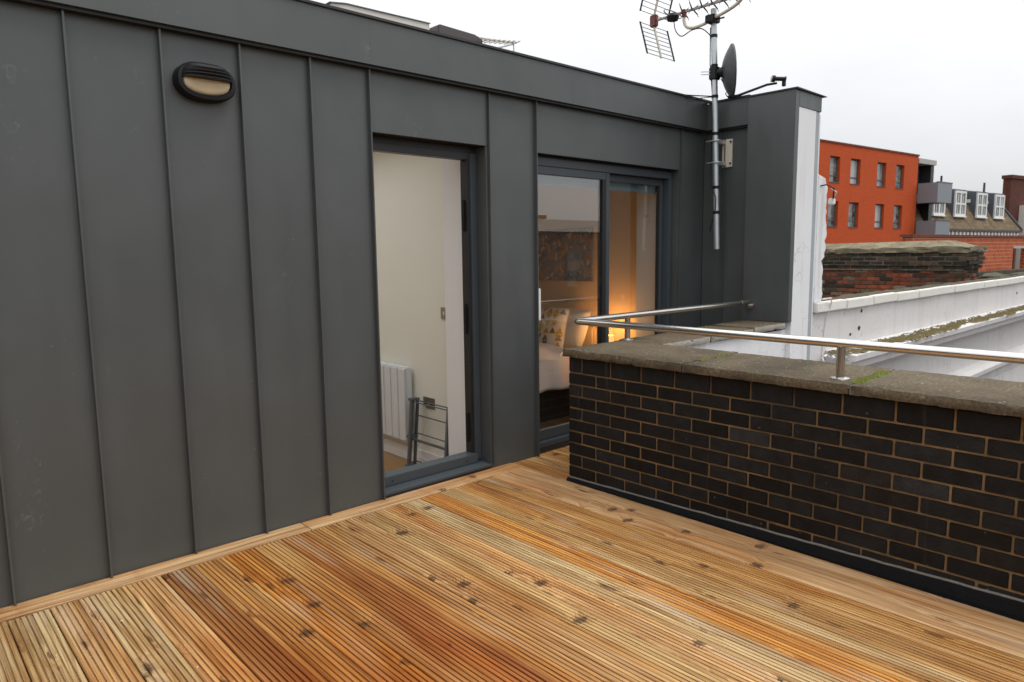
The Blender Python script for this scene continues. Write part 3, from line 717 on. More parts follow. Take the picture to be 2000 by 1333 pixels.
for n, (a, b, dz) in enumerate(((3.773, 4.35, 0), (4.357, 4.95, .004), (4.957, 5.461, .012))):
    q_ = rough_slab('coping_stone', a, b, 2.655, 3.03, CZ0+dz, CZ1+dz, M_COPE, par, seed=n+14)
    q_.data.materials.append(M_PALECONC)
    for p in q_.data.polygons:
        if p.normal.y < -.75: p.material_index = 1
# mortar in the joints
for y in (2.111, 1.241, .371): bx('joint_mortar', M_SEAL, par, 3.185, 3.755, y-.0038, y+.0038, CZ0+.003, CZ1-.006)

def moss(name, label, pts, mat, n, r=.010):
    m = MB(); rg = random.Random(len(pts)*7+n)
    for _ in range(n):
        i = rg.randrange(len(pts)); c = Vector(pts[i]); s = r*rg.uniform(.5, 1.5)
        c += Vector((rg.gauss(0, 1)*r*1.1, rg.gauss(0, 1)*r*1.1, 0))
        vs = []; 
        for a in range(5):
            t = 2*math.pi*a/5+rg.random(); vs.append(c+Vector((math.cos(t)*s, math.sin(t)*s, -.002+rg.uniform(0, .002))))
        vs.append(c+Vector((rg.gauss(0, .2)*s, rg.gauss(0, .2)*s, s*rg.uniform(.4, .95))))
        m.add(vs, [(a, (a+1) % 5, 5) for a in range(5)])
    o = m.build(name, mat); return tag(o, label, 'moss', kind='stuff')
moss('moss', 'bright green moss in the coping joint next to the rail post', [(3.25+.011*i, 1.241+random.uniform(-.006, .006), .853) for i in range(40) if i < 33], M_MOSS, 420)
moss('moss', 'thin moss tuft in the coping joint nearest the parapet corner', [(3.36+.008*i, 2.111, .853) for i in range(10)]+[(3.53+.008*i, 2.115, .853) for i in range(14)], M_MOSS, 160, .007)
moss('moss', 'moss line on the far coping stone by the zinc pier', [(4.6+.012*i, 3.0, .858) for i in range(24)], M_MOSS, 150, .008)

# ---------------------------------------------------------------- handrail
hr = thing('handrail', 'brushed stainless steel handrail on short posts along the coping', 'handrail', (3.28, 2.96, .855))
ZR = 1.021
rp = [(3.285, -.62, ZR), (3.281, 1.3, ZR)]+[(3.279, 2.93, ZR), (3.2803, 2.945, ZR), (3.285, 2.957, ZR), (3.296, 2.963, ZR), (3.31, 2.965, ZR)]+[(4.4, 2.968, ZR), (5.40, 2.970, ZR)]
MB().tube(rp, .0212, 20).build('rail', M_STEEL, hr, smooth=True)
MB().tube([(5.30, 2.9697, ZR), (5.345, 2.9698, ZR)], .0225, 20).build('rail_sleeve', M_STEEL, hr, smooth=True)
for (x, y) in ((3.281, 1.327), (3.80, 2.966), (3.284, -.35)):
    po = MB().tube([(x, y, CZ1-.002), (x, y, ZR-.015)], .0192, 20).build('post', M_STEEL, hr, smooth=True)
    MB().lathe([(0, .009), (.025, .009), (.042, .005), (.043, 0), (.043, -.004)], (x, y, CZ1+.001), (0, 0, 1), 28).build('flange', M_STEEL, po, smooth=True)
    MB().box(x-.016, x+.016, y-.016, y+.016, ZR-.030, ZR-.016).build('saddle', M_STEEL, po, bevel=.004)
MB().lathe([(0, -.012), (.034, -.012), (.034, 0), (.0, 0)], (5.46, 2.970, ZR-.02), (1, 0, 0), 24).build('wall_flange', M_STEEL, hr, smooth=True)
MB().tube([(5.385, 2.970, ZR-.012), (5.41, 2.970, ZR-.028), (5.45, 2.970, ZR-.028)], .011, 12).build('wall_bracket', M_STEEL, hr, smooth=True)

# ---------------------------------------------------------------- zinc pier with white end
pier = thing('pier', 'tall zinc clad pier with white rendered end at the terrace corner', 'pier', (5.7, 2.85, .87))
MB().box(5.463, 5.53, 2.6435, 3.045, .868, 2.692).build('cladding', M_ZINC, pier, bevel=.002)
MB().box(5.531, 5.95, 2.66, 3.04, -.5, 2.55).build('core', M_WHITE, pier)
MB().box(5.531, 5.925, 2.6435, 3.05, 2.57, 2.692).build('hood', M_ZINC, pier, bevel=.002)
MB().prism([(5.452, 2.6925), (5.70, 2.6925), (5.975, 2.6925), (5.985, 2.700), (5.452, 2.7055)], 2.625, 3.06, 1).build('cap', M_ZDARK, pier, bevel=.002)
MB().add([(5.531, 2.6480, -9.4), (5.855, 2.6480, -9.4), (5.838, 2.6480, 2.569), (5.531, 2.6480, 2.569), (5.531, 2.6595, -9.4), (5.855, 2.6595, -9.4), (5.838, 2.6595, 2.569), (5.531, 2.6595, 2.569)],
         [(0,3,2,1),(4,5,6,7),(0,1,5,4),(1,2,6,5),(2,3,7,6),(3,0,4,7)]).build('white_panel', M_WHITE, pier)
MB().add([(5.857, 2.6495, -9.4), (5.912, 2.6495, -9.4), (5.905, 2.6495, 2.568), (5.840, 2.6495, 2.568), (5.857, 2.6595, -9.4), (5.912, 2.6595, -9.4), (5.905, 2.6595, 2.568), (5.840, 2.6595, 2.568)],
         [(0,3,2,1),(4,5,6,7),(0,1,5,4),(1,2,6,5),(2,3,7,6),(3,0,4,7)]).build('grey_strip', plain('grey_lead_strip', (.33, .36, .38), .7, var=.15, sc=5), pier)

# ---------------------------------------------------------------- neighbour's white facade
nb = thing('white_facade', 'white rendered neighbouring facade with tiled top and mossy cornice', 'building', (10, 2.7, -9.4))
MB().box(5.96, 30, 2.668, 2.95, -9.4, .905).build('wall', M_WHITE2, nb)
x = 5.965
for i in range(24):
    ln = .63+random.uniform(-.012, .012)
    o = MB().box(0, ln-.013, 0, .065, 0, .088).mesh('coping_tile', M_TILEW, bevel=.008, seg=2)
    t = link('coping_tile', o, nb, (x, 2.628+random.uniform(-.004, .004), .906+random.uniform(-.003, .004))); t.rotation_euler = (random.uniform(-.01, .01), random.uniform(-.004, .004), random.uniform(-.006, .006)); x += ln
rough_slab('coping_back', 6.13, 21.0, 2.70, 2.98, .9065, .985, M_DARKMOSS, nb, st=.15, jit=.007, seed=31)
# broken stub of old painted wall
rg = random.Random(11); pts = []
zz = [1.00+i*.035 for i in range(31)]
for i, z in enumerate(zz): pts.append((6.105+.03*(z > 1.35)+rg.uniform(-.018, .018)-(.05 if z > 1.98 else 0)-(.02 if 1.3 < z < 1.36 else 0), z))
poly = [(5.951, .996)]+pts+[(6.02, 2.062), (5.951, 2.075)]
MB().prism(poly, 2.655, 3.05, 1).build('broken_wall_stub', M_WHITE, nb, bevel=.006, seg=1)
# cornice
corn = [(2.667, .300), (2.600, .300), (2.590, .335), (2.545, .340), (2.52, .385), (2.455, .395), (2.440, .47), (2.405, .478), (2.400, .535), (2.667, .56)]
MB().prism(corn, 6.25, 30, 0).build('cornice', M_WHITE2, nb, bevel=.004, seg=1)
band = [(2.667, -.30), (2.60, -.29), (2.575, -.24), (2.53, -.235), (2.52, -.17), (2.56, -.13), (2.60, -.12), (2.667, -.10)]
MB().prism(band, 8.2, 30, 0).build('string_course', M_WHITE2, nb, bevel=.004, seg=1)
MB().box(8.6, 30, 2.640, 2.667, -.95, -.42).build('sunk_panel', M_WHITE2, nb, bevel=.008)
bk = MB()                                             # crumbled end of the cornice
for i in range(16):
    c = Vector((6.02+rg.random()*.4, 2.44+rg.random()*.2, .50+rg.random()*.05)); s = rg.uniform(.015, .05)
    vs = [c+Vector((rg.uniform(-1, 1), rg.uniform(-1, 1), rg.uniform(-.6, .6)))*s for _ in range(8)]
    bk.add(vs, [(0,3,2,1),(4,5,6,7),(0,1,5,4),(1,2,6,5),(2,3,7,6),(3,0,4,7)])
bk.build('crumbled_render', M_WHITE, nb)
mp = []
for i in range(900):
    x = 6.2+10*(i/900)**1.25; lo = 2.425+.035*math.sin(x*2.1)+.03*math.sin(x*5.3+1)
    mp.append((x, random.uniform(lo, 2.63-.05*random.random()), .548))
moss('moss', 'long brown green moss carpet on the white cornice', mp, M_MOSSD, 7000, .015)
for (hx, hz, hs) in ((7.02, .86, .022), (6.98, .70, .03), (6.78, .655, .022), (13.0, .75, .03)):
    pp = [(hx+hs*(.9+.3*rg.random())*math.cos(a*.785), hz+hs*(.5+.4*rg.random())*math.sin(a*.785)) for a in range(8)]
    hole = MB().prism(pp, 2.6655, 2.6675, 1).build('spalled_patch', M_DARKMOSS, nb)
cb = tag(MB().tube([(6.13, 2.66, 1.02), (6.17, 2.60, 1.03), (6.21, 2.615, .99), (6.22, 2.655, .85), (6.19, 2.66, .68), (6.17, 2.655, .50), (6.10, 2.58, .42)], .006, 7).build('loose_cable', M_WPLAS, smooth=True), 'loose pale cable hanging down the white neighbouring wall', 'cable')
jb = thing('junction_box', 'small white junction box with wires on the broken wall edge', 'junction box', (6.16, 2.66, 1.86))
MB().box(6.135, 6.20, 2.61, 2.654, 1.83, 1.885).build('box', M_WPLAS, jb, bevel=.008)
MB().tube([(6.14, 2.61, 1.88), (6.08, 2.58, 1.96), (6.02, 2.62, 1.99), (5.98, 2.65, 1.98)], .006, 6).build('wire', M_BLACK, jb, smooth=True)
MB().tube([(6.15, 2.61, 1.88), (6.11, 2.57, 1.93), (6.07, 2.60, 1.96)], .005, 6).build('wire', M_WPLAS, jb, smooth=True)

# ---------------------------------------------------------------- aerial mast
mast = thing('aerial_mast', 'galvanised steel aerial pole clamped to the grey return wall', 'mast', (5.40, 3.264, 1.465))
def mp_(z): t = (z-1.465)/(3.443-1.465); return Vector((5.40, 3.264+.082*t, z))
MB().tube([mp_(1.465), mp_(2.4), mp_(3.443)], .0245, 20).build('pole', M_GALV, mast, smooth=True)
for z in (3.225, 2.985, 2.735, 2.43, 1.985, 1.775):
    MB().lathe([(.026, -.013), (.0285, -.011), (.0285, .011), (.026, .013)], mp_(z), (0, 0, 1), 20).build('black_tape', M_BLACK, mast, smooth=True)
MB().box(5.537, 5.5545, 3.225, 3.318, 2.16, 2.395).build('wall_plate', M_CREAMP, mast, bevel=.003)
for z in (2.37, 2.19):
    c = mp_(z)
    MB().box(5.41, 5.537, c.y-.02, c.y+.02, z-.016, z+.016).build('bracket_arm', M_GALV, mast, bevel=.003)
    MB().tube([(5.43, c.y-.045, z), (5.375, c.y-.045, z), (5.366, c.y-.02, z), (5.366, c.y+.03, z), (5.375, c.y+.07, z), (5.43, c.y+.075, z)], .006, 8).build('u_bolt', M_GALV, mast, smooth=True)
    for y in (3.235, 3.308): MB().tube([(5.525, y, z), (5.5365, y, z)], .008, 8).build('bolt', M_BLACK, mast)
cbl = MB().tube([(5.395, 3.37, 3.3), (5.37, 3.35, 3.0), (5.385, 3.33, 2.74), (5.38, 3.32, 2.45), (5.39, 3.335, 2.2), (5.37, 3.31, 1.98), (5.36, 3.26, 1.9), (5.375, 3.27, 1.8), (5.40, 3.31, 1.72), (5.44, 3.36, 1.62)], .0045, 6)
cbl.build('coax_cable', M_BLACK, mast, smooth=True)
cbl2 = MB().tube([mp_(2.735)+Vector((-.026, .01, 0)), (5.2, 3.42, 2.735), (5.05, 3.52, 2.745), (4.9, 3.6, 2.742)], .005, 6).tube([mp_(2.73)+Vector((-.026, .01, 0)), (5.22, 3.41, 2.708), (5.08, 3.50, 2.722), (4.86, 3.62, 2.745)], .0035, 6)
cbl2.build('roof_cable', M_BLACK, mast, smooth=True)

dish = thing('satellite_dish', 'dark grey satellite dish with LNB arm on the aerial pole', 'satellite dish', (5.42, 3.2, 2.75))
ax = Vector((.62, -.785, .05)).normalized(); dc = Vector((5.475, 3.205, 2.93))
prof = [(0, -.075)]+[(r_ii, -.075+.075*(r_ii/.212)**2) for r_ii in [.212*i/10 for i in range(1, 11)]]
prof2 = prof+[(.216, .004), (.216, -.010), (.205, -.016)]+[(r, h-.010) for r, h in reversed(prof[1:10])]+[(0, -.086)]
dm2 = MB().lathe(prof2, dc, ax, 40)
dm2.build('reflector', M_DISH, dish, smooth=True)
back = dc-ax*.085; mpz = mp_(2.92)
MB().tube([back, back-ax*.03, mpz+Vector((.02, -.015, 0))], [.045, .03, .028], 12).build('mount', M_BLACK, dish, smooth=True)
MB().box(mpz.x-.035, mpz.x+.04, mpz.y-.036, mpz.y+.036, 2.87, 2.975).build('clamp', M_BLACK, dish, bevel=.008)
for dz in (-.01, .012): MB().tube([(mpz.x-.03, mpz.y+.02, 2.925+dz), (mpz.x-.085, mpz.y+.075, 2.925+dz)], .004, 6).build('clamp_bolt', M_GALV, dish)
a0 = dc+Vector((0, 0, -.205))+ax*.0; lnb = dc+ax*.36+Vector((0, 0, -.10))
MB().tube([a0-ax*.03, a0+ax*.05+Vector((0, 0, .005)), lnb-ax*.08+Vector((0, 0, -.035)), lnb+Vector((0, 0, -.03))], [.012, .011, .010, .009], 10).build('lnb_arm', M_BLACK, dish, smooth=True)
lnb0 = lnb-ax*.03
MB().lathe([(0, -.012), (.026, -.012), (.028, .012), (.017, .02), (.017, .09), (.022, .095), (.022, .10), (0, .10)], lnb0+Vector((0, 0, .008)), ax+Vector((0, 0, -.12)), 18).build('lnb', M_BLACK, dish, smooth=True)
MB().tube([lnb0-ax*.012+Vector((0, 0, .008)), lnb0-ax*.018+Vector((0, 0, .009))], .025, 18).build('feed_cap', M_CREAMP, dish, smooth=True)
MB().box(-.012, .012, -.012, .012, -.06, .0).build('lnb_plug', M_BLACK, dish).location = lnb0+ax*.085
MB().tube([a0-ax*.03, a0-ax*.05+Vector((0, 0, .03)), a0-ax*.03+Vector((0, 0, .06)), dc-ax*.09+Vector((0, 0, -.05))], .004, 6).build('coax_cable', M_BLACK, dish, smooth=True)

# UHF aerial: boom along y, corner reflector grids, X directors, cradle arm
uhf = thing('tv_aerial', 'large television aerial with grid reflectors on top of the pole', 'aerial', (5.36, 3.4, 3.35))
BX, BZ = 5.33, 3.463
MB().box(BX-.009, BX+.009, 2.65, 3.90, BZ-.009, BZ+.009).build('boom', M_ROD, uhf, bevel=.002)
def grid(sgn):
    # panel from near the boom sloping outwards and backwards; local s along the spar
    g0 = Vector((BX, 3.90, BZ+sgn*.03)); d = Vector((0, -.28, sgn*.96)).normalized()
    L = .30
    sp = MB().tube([g0, g0+d*(L+.01)], .010, 8).build('reflector_spar', M_CREAMP, uhf, smooth=True)
    for k in range(8):
        c = g0+d*(.02+k*(L-.02)/7)
        MB().tube([c+Vector((-.20, 0, 0)), c+Vector((.20, 0, 0))], .0032, 6).build('reflector_rod', M_ROD, uhf)
    for s in (-.20, .20):
        MB().tube([g0+d*.015+Vector((s, 0, 0)), g0+d*(L+.005)+Vector((s, 0, 0))], .0075, 8).build('reflector_edge', M_BLACK, uhf)
grid(-1); grid(1)
MB().box(BX-.022, BX+.022, 3.86, 3.93, BZ-.05, BZ+.05).build('reflector_clamp', M_RED, uhf, bevel=.008)
MB().lathe([(0, -.03), (.045, -.03), (.055, 0), (.045, .022), (0, .03)], (BX, 3.70, BZ-.012), (0, 0, 1), 18).build('dipole_box', M_BLACK, uhf, smooth=True)
lp = []
for i in range(25):
    t = 2*math.pi*i/24; lp.append((BX+.13*math.copysign(abs(math.cos(t))**.7, math.cos(t)), 3.70, BZ+.012+.022*math.sin(t)))
MB().tube(lp, .005, 6).build('folded_dipole', M_ROD, uhf, smooth=True)
for k in range(10):
    y = 3.60-k*.095
    for sx in (-1, 1):
        for sz in (-1, 1):
            c = Vector((BX+sx*.008, y, BZ+.004)); e = c+Vector((sx*.055, -.012, sz*.038))
            MB().tube([c, e], [.007, .0045], 6).build('director', M_BLACK, uhf)
            MB().tube([e-Vector((sx*.005, 0, 0)), e+Vector((sx*.012, 0, sz*.016))], .003, 5).build('director_tip', M_ROD, uhf)
ctop = mp_(3.36)
arm = [(BX, 3.585, BZ-.02), (BX, 3.585, BZ-.075), (BX+.005, 3.56, BZ-.125), (BX+.01, 3.50, BZ-.145), (BX+.02, 3.40, BZ-.135), (ctop.x-.045, ctop.y-.02, 3.355), (ctop.x-.045, 3.22, 3.375), (5.345, 3.10, 3.41), (5.335, 3.04, 3.46), (5.33, 3.03, 3.55)]
def smoothpath(p, n=5):
    p = [Vector(q) for q in p]; o = []
    for i in range(len(p)-1):
        a, b, c, d = p[max(i-1, 0)], p[i], p[i+1], p[min(i+2, len(p)-1)]
        for k in range(n):
            t = k/n; o.append(.5*((2*b)+(c-a)*t+(2*a-5*b+4*c-d)*t*t+(3*b-a-3*c+d)*t**3))
    return o+[p[-1]]
MB().tube(smoothpath(arm), .0135, 12).build('cradle_arm', M_CREAMP, uhf, smooth=True)
MB().box(BX-.02, BX+.02, 3.57, 3.60, BZ-.045, BZ+.02).build('cradle_clamp', M_RED, uhf, bevel=.005)
MB().box(ctop.x-.075, ctop.x+.03, ctop.y-.045, ctop.y+.04, 3.325, 3.385).build('mast_clamp', M_BLACK, uhf, bevel=.006)
MB().tube([(ctop.x-.03, ctop.y-.04, 3.345), (ctop.x-.02, ctop.y-.11, 3.345)], .007, 8).build('wing_bolt', M_BLACK, uhf)
MB().tube(smoothpath([(BX, 3.69, BZ-.03), (BX, 3.67, BZ-.13), (BX+.02, 3.62, BZ-.185), (BX+.03, 3.53, BZ-.155), (BX+.04, 3.44, BZ-.16), (5.385, 3.37, 3.24), (5.385, 3.35, 3.2)]), .0045, 6).build('coax_cable', M_BLACK, uhf, smooth=True)

# ---------------------------------------------------------------- things seen over the roof
ph = thing('white_roof_box', 'white roof enclosure with thin grey trim seen over the zinc fascia', 'building', (5.9, 10.5, 2.6))
MB().prism([(5.0, 2.4), (6.66, 2.4), (6.66, 4.909), (5.25, 4.885), (5.02, 4.85)], 9.0, 13, 1).build('wall', M_PALE, ph)
MB().prism([(5.0, 4.852), (5.25, 4.888), (6.67, 4.912), (6.67, 4.922), (5.24, 4.898), (4.99, 4.862)], 8.98, 13.02, 1).build('trim', M_GREYC, ph)
db = thing('brown_roof_box', 'dark brown metal roof box beside the white enclosure', 'roof box', (7.2, 10, 2.6))
MB().prism([(6.76, 2.4), (7.80, 2.4), (7.72, 4.89), (7.56, 4.93), (6.86, 4.95), (6.83, 4.93)], 9.0, 11, 1).build('body', M_BROWN, db, bevel=.01)
MB().box(6.675, 6.759, 9.2, 10.8, 2.4, 4.87).build('side_panel', M_SLATE, db)
a2 = thing('small_aerial', 'small pale aerial pointing right above the roof edge', 'aerial', (8.4, 9.0, 4.4))
MB().tube([(8.40, 9, 3.6), (8.40, 9, 5.0)], .012, 8).build('pole', M_GALV, a2)
MB().tube([(7.60, 8.9, 4.86), (8.46, 9.0, 4.97)], .018, 8).build('boom', M_PALE, a2)
for k in range(7): MB().tube([(7.70+k*.11, 8.80, 4.84+k*.015), (7.72+k*.11, 9.10, 4.86+k*.015)], .010, 6).build('element', M_PALE, a2)
MB().tube([(7.86, 8.9, 4.74), (8.40, 9, 4.94)], .014, 8).build('stay', M_GALV, a2)
MB().tube([(8.33, 9, 4.80), (8.50, 9, 4.82)], .006, 6).build('cross_rod', M_GALV, a2)

# ---------------------------------------------------------------- old brick stack
ow = thing('old_brick_stack', 'old soot blackened brick stack with weathered stone cap', 'chimney stack', (14.5, 5.3, -9))
MB().box(14.012, 15.0, 3.69, 7.4, -9.4, 1.36).build('mortar', M_OLDMORT, ow)
ob = MB().box(0, .11, 0, .215, 0, .064).mesh('brick', M_OLDBRICK, bevel=.006, seg=1)
for k in range(17):
    z = .10+.0752*k; outx = 0.0 if z < 1.05 else (-.035 if z < 1.14 else -.07)
    y = 3.675-(.112 if k % 2 else 0)+outx
    while y < 6.5:
        o = link('brick', ob, ow, (14.0+outx+random.uniform(-.004, .004), y, z))
        if z > 1.05: c = (.035, .030, .022) if random.random() < .85 else (.08, .055, .035)
        else:
            q = random.random(); c = (.22, .062, .030) if q < .30 else (.12, .05, .03) if q < .6 else (.05, .036, .025) if q < .88 else (.18, .13, .08)
        g = random.uniform(.75, 1.25); o.color = tuple(v*g for v in c)+(1,); y += .2255
for k in range(17):
    z = .10+.0752*k; outx = 0.0 if z < 1.05 else (-.035 if z < 1.14 else -.07)
    for n in range(4):
        o = link('brick', ob, ow, (14.02+.215+n*.2255+(.1 if k % 2 else 0), 3.668+outx+random.uniform(-.004, .004), z)); o.rotation_euler = (0, 0, math.pi/2)
        c = (.035, .030, .022) if z > 1.05 or random.random() < .6 else (.2, .065, .035); o.color = (*c, 1)
MB().box(13.935, 14.008, 3.62, 7.4, 1.142, 1.362).box(13.97, 14.009, 3.65, 7.4, 1.05, 1.14).build('mortar', M_OLDMORT, ow)
cp = rough_slab('stone_cap', 13.90, 15.1, 3.58, 6.6, 1.366, 1.47, M_OLDCAP, ow, st=.12, jit=.012, seed=3)
hp = MB(); hp.add([(13.90, 3.58, 1.43), (15.1, 3.58, 1.43), (15.1, 6.6, 1.43), (13.90, 6.6, 1.43), (14.2, 4.05, 1.585), (14.8, 4.05, 1.585), (14.8, 6.6, 1.55), (14.2, 6.6, 1.55)], [(0,1,5,4),(1,2,6,5),(2,3,7,6),(3,0,4,7),(4,5,6,7)])
hp.build('cap_top', M_OLDCAP, ow)

# ---------------------------------------------------------------- orange apartment block (local frame: u along, v into, z)
def frame(name, label, cat, P, azd):
    return thing(name, label, cat, P, rz=-R(azd-90))
def lb(e, name, mat, *b, parent=None, bevel=0.0):
    me = MB().box(*b).mesh(name, mat, bevel=bevel)
    o = bpy.data.objects.new(name, me); COL.objects.link(o); o.parent = parent or e
    return o
ora = frame('orange_apartment_block', 'bright orange brick apartment block with narrow windows and grey balconies', 'building', (40.2, 18, 0), 96.1)
# facade as piers and spandrels round the openings
wu = [(1.24, 2.32), (3.53, 4.68), (6.72, 7.84), (9.15, 10.25)]; rows = [(2.72, 4.23), (5.28, 6.78)]
fc = MB(); us = [-9.0]+[q for w_ in wu for q in w_]+[12.15]
for i in range(0, len(us), 2): fc.box(us[i], us[i+1], 0, .35, -9.4, 7.5)
for a, bb in wu:
    zc = [-9.4, rows[0][0], rows[0][1], rows[1][0], rows[1][1], 7.5]
    for i in range(0, 6, 2): fc.box(a, bb, .0, .35, zc[i], zc[i+1])
me = fc.mesh('facade', M_ORANGE); o = bpy.data.objects.new('facade', me); COL.objects.link(o); o.parent = ora
lb(ora, 'side_wall', M_ORANGE, 11.8, 12.15, .351, 9, -9.4, 7.5)
lb(ora, 'parapet_cap', M_DKRED, -9.05, 12.2, -.05, .4, 7.501, 7.6)
lb(ora, 'roof', M_SLATE, -9, 11.79, .352, 9, 7.2, 7.35)
lb(ora, 'dark_core', M_ZDARK, -9, 11.79, 1.5, 1.6, -9.4, 7.19)
lb(ora, 'rooflight', M_FGLASS, 1.9, 4.4, 2, 3.2, 7.3, 7.78)
for a, bb in wu:
    for z0, z1 in rows:
        wnd = lb(ora, 'window', M_SLATE, a, a+.07, .16, .26, z0, z1)
        lb(ora, 'frame', M_SLATE, bb-.07, bb, .16, .26, z0, z1, parent=wnd); lb(ora, 'frame', M_SLATE, a+.071, bb-.071, .16, .26, z1-.07, z1, parent=wnd)
        lb(ora, 'frame', M_SLATE, a+.071, bb-.071, .16, .26, z0, z0+.07, parent=wnd); lb(ora, 'transom', M_SLATE, a+.071, bb-.071, .17, .25, z0+.38, z0+.45, parent=wnd)
        lb(ora, 'pane', M_FGLASS, a+.071, bb-.071, .20, .22, z0+.071, z1-.071, parent=wnd)
        lb(ora, 'sill', M_SLATE, a, bb, -.03, .155, z0, z0+.03, parent=wnd)
# recessed glazed corner and balconies
for z0, z1 in ((2.55, 4.35), (5.2, 7.0)):
    lb(ora, 'glazed_wall', M_FGLASS, 12.16, 14.3, .9, .95, z0, z1)
    for u in (12.2, 12.9, 13.6, 14.2): lb(ora, 'mullion', M_SLATE, u, u+.06, .84, .899, z0, z1)
lb(ora, 'corner_post', M_ZDARK, 14.31, 14.75, .1, 1.4, -9.4, 7.05)
lb(ora, 'top_band', M_CONC, 12.16, 14.75, -.05, 1.4, 7.06, 7.38)
for z0, z1 in ((4.42, 5.72), (2.3, 3.24)):
    bal = lb(ora, 'balcony', M_GREYC, 12.16, 14.3, -1.3, -1.22, z0, z1)
    lb(ora, 'balcony_side', M_GREYC, 14.22, 14.3, -1.219, 1.6, z0, z1, parent=bal); lb(ora, 'balcony_side', M_GREYC, 12.16, 12.24, -1.219, -.06, z0, z1, parent=bal)
    lb(ora, 'balcony_floor', M_ZDARK, 12.25, 14.21, -1.219, .839, z0, z0+.12, parent=bal); lb(ora, 'top_rail', M_SLATE, 12.14, 14.32, -1.33, -1.19, z1+.001, z1+.04, parent=bal)
lb(ora, 'flue', M_ZDARK, 14.35, 14.45, -.6, -.5, 5.4, 6.3)

# ---------------------------------------------------------------- mansard house
man = frame('mansard_house', 'house with brown tiled mansard roof and white dormer windows', 'building', (57.75, 16.26, 0), 96)
lb(man, 'wall', M_DKRED, -4.5, 14.0, .25, 9, -9.4, 2.2)
lb(man, 'eaves_board', M_ZDARK, -4.7, 14.3, -.06, .5, 2.64, 2.80); lb(man, 'frieze', M_DKRED, -4.6, 14.1, .15, .5, 2.205, 2.635)
for i in range(22): lb(man, 'dentil', M_PALE, -.6+i*.66, -.6+i*.66+.34, .0, .149, 2.36, 2.62)
rfm = MB().add([(-4.7, 0, 2.805), (14.3, 0, 2.805), (14.3, 9, 2.805), (-4.7, 9, 2.805), (-3.2, 1.5, 5.75), (11.6, 1.5, 5.75), (11.6, 7.5, 5.75), (-3.2, 7.5, 5.75)], [(0,1,5,4),(1,2,6,5),(2,3,7,6),(3,0,4,7),(4,5,6,7),(0,3,2,1)]).mesh('mansard_roof', M_MTILE)
o = bpy.data.objects.new('mansard_roof', rfm); COL.objects.link(o); o.parent = man
lb(man, 'flat_roof', M_SLATE, -3.4, 11.8, 1.3, 7.7, 5.755, 5.88)
MBh = MB().tube([(14.28, -.02, 2.85), (11.62, 1.46, 5.8)], .10, 6).mesh('hip_flashing', M_SLATE); o = bpy.data.objects.new('hip_flashing', MBh); COL.objects.link(o); o.parent = man
for u in (-1.70, 1.85, 5.80, 9.30):
    d = lb(man, 'dormer', M_SLATE, u-.10, u+1.96, .45, 2.2, 3.72, 5.74)
    z0, z1 = 3.78, 5.62
    for a, bb, c, e in ((u, u+.16, z0, z1), (u+1.70, u+1.86, z0, z1), (u+.161, u+1.699, z1-.16, z1), (u+.161, u+1.699, z0, z0+.16), (u+.83, u+1.03, z0+.161, z1-.161), (u+.161, u+.829, 4.62, 4.74), (u+1.031, u+1.699, 4.62, 4.74)):
        lb(man, 'window_frame', M_WPLAS, a, bb, .33, .448, c, e, parent=d)
    for a, bb in ((u+.161, u+.829), (u+1.031, u+1.699)):
        lb(man, 'pane', M_FGLASS, a, bb, .39, .43, z0+.161, z1-.161, parent=d)
        lb(man, 'glazing_bar', M_WPLAS, (a+bb)/2-.025, (a+bb)/2+.025, .35, .389, z0+.161, 4.619, parent=d); lb(man, 'glazing_bar', M_WPLAS, (a+bb)/2-.025, (a+bb)/2+.025, .35, .389, 4.741, z1-.161, parent=d)
    lb(man, 'sill', M_WPLAS, u-.06, u+1.92, .26, .43, 3.70, 3.779, parent=d)
    lb(man, 'vent', M_WPLAS, u-.135, u-.101, .8, 1.1, 4.9, 5.15, parent=d)
lb(man, 'roof_lantern', M_PALE, -1.6, 3.4, 2.4, 4.6, 6.17, 6.42); lb(man, 'lantern_base', M_SLATE, -1.2, 3.2, 2.6, 4.4, 5.88, 6.169)
lb(man, 'vent_pipe', M_ZDARK, 7.26, 7.38, .45, .57, 4.0, 6.45)

# low red brick wall in front, dark tower at the right
lbk = frame('red_brick_wall', 'low red brick building with flat top below the mansard house', 'building', (30.8, 8.673, 0), 96)
lb(lbk, 'wall', M_REDBR, -2.9, 6.8, 0, .35, -9.4, 1.86); lb(lbk, 'wall', M_REDBR, 6.8, 14, 0, .35, 1.40, 1.86); lb(lbk, 'wall', M_REDBR, 8.8, 14, 0, .35, -9.4, 1.399)
lb(lbk, 'opening_back', M_ZDARK, 6.8, 8.8, .6, .7, -9.4, 1.399); lb(lbk, 'coping', M_DKRED, -3, 14, -.05, .4, 1.861, 1.95)
lb(lbk, 'lintel', M_CONC, 6.75, 8.85, -.03, -.001, 1.39, 1.48)
led = tag(rough_slab('garden_wall', 15.3, 30.0, 3.35, 3.75, .55, .93, M_DARKMOSS, None, st=.5, jit=.03, seed=8), 'dark mossy wall top behind the white coping tiles', 'wall')
lb(lbk, 'ledge', M_DARKMOSS, .5, 14, -.5, -.031, .25, .47)
tw = frame('dark_brick_tower', 'dark red brick chimney block at the right edge of the view', 'building', (73.36, 15.57, 0), 100)
lb(tw, 'wall', M_TOWER, -1.3, 5, 0, .6, -9.4, 7.2); lb(tw, 'cap', M_TOWER, -1.4, 5.1, -.1, .7, 7.201, 7.5); lb(tw, 'white_side', M_PALE, .55, 5, -1.2, -.01, -9.4, 5.0)

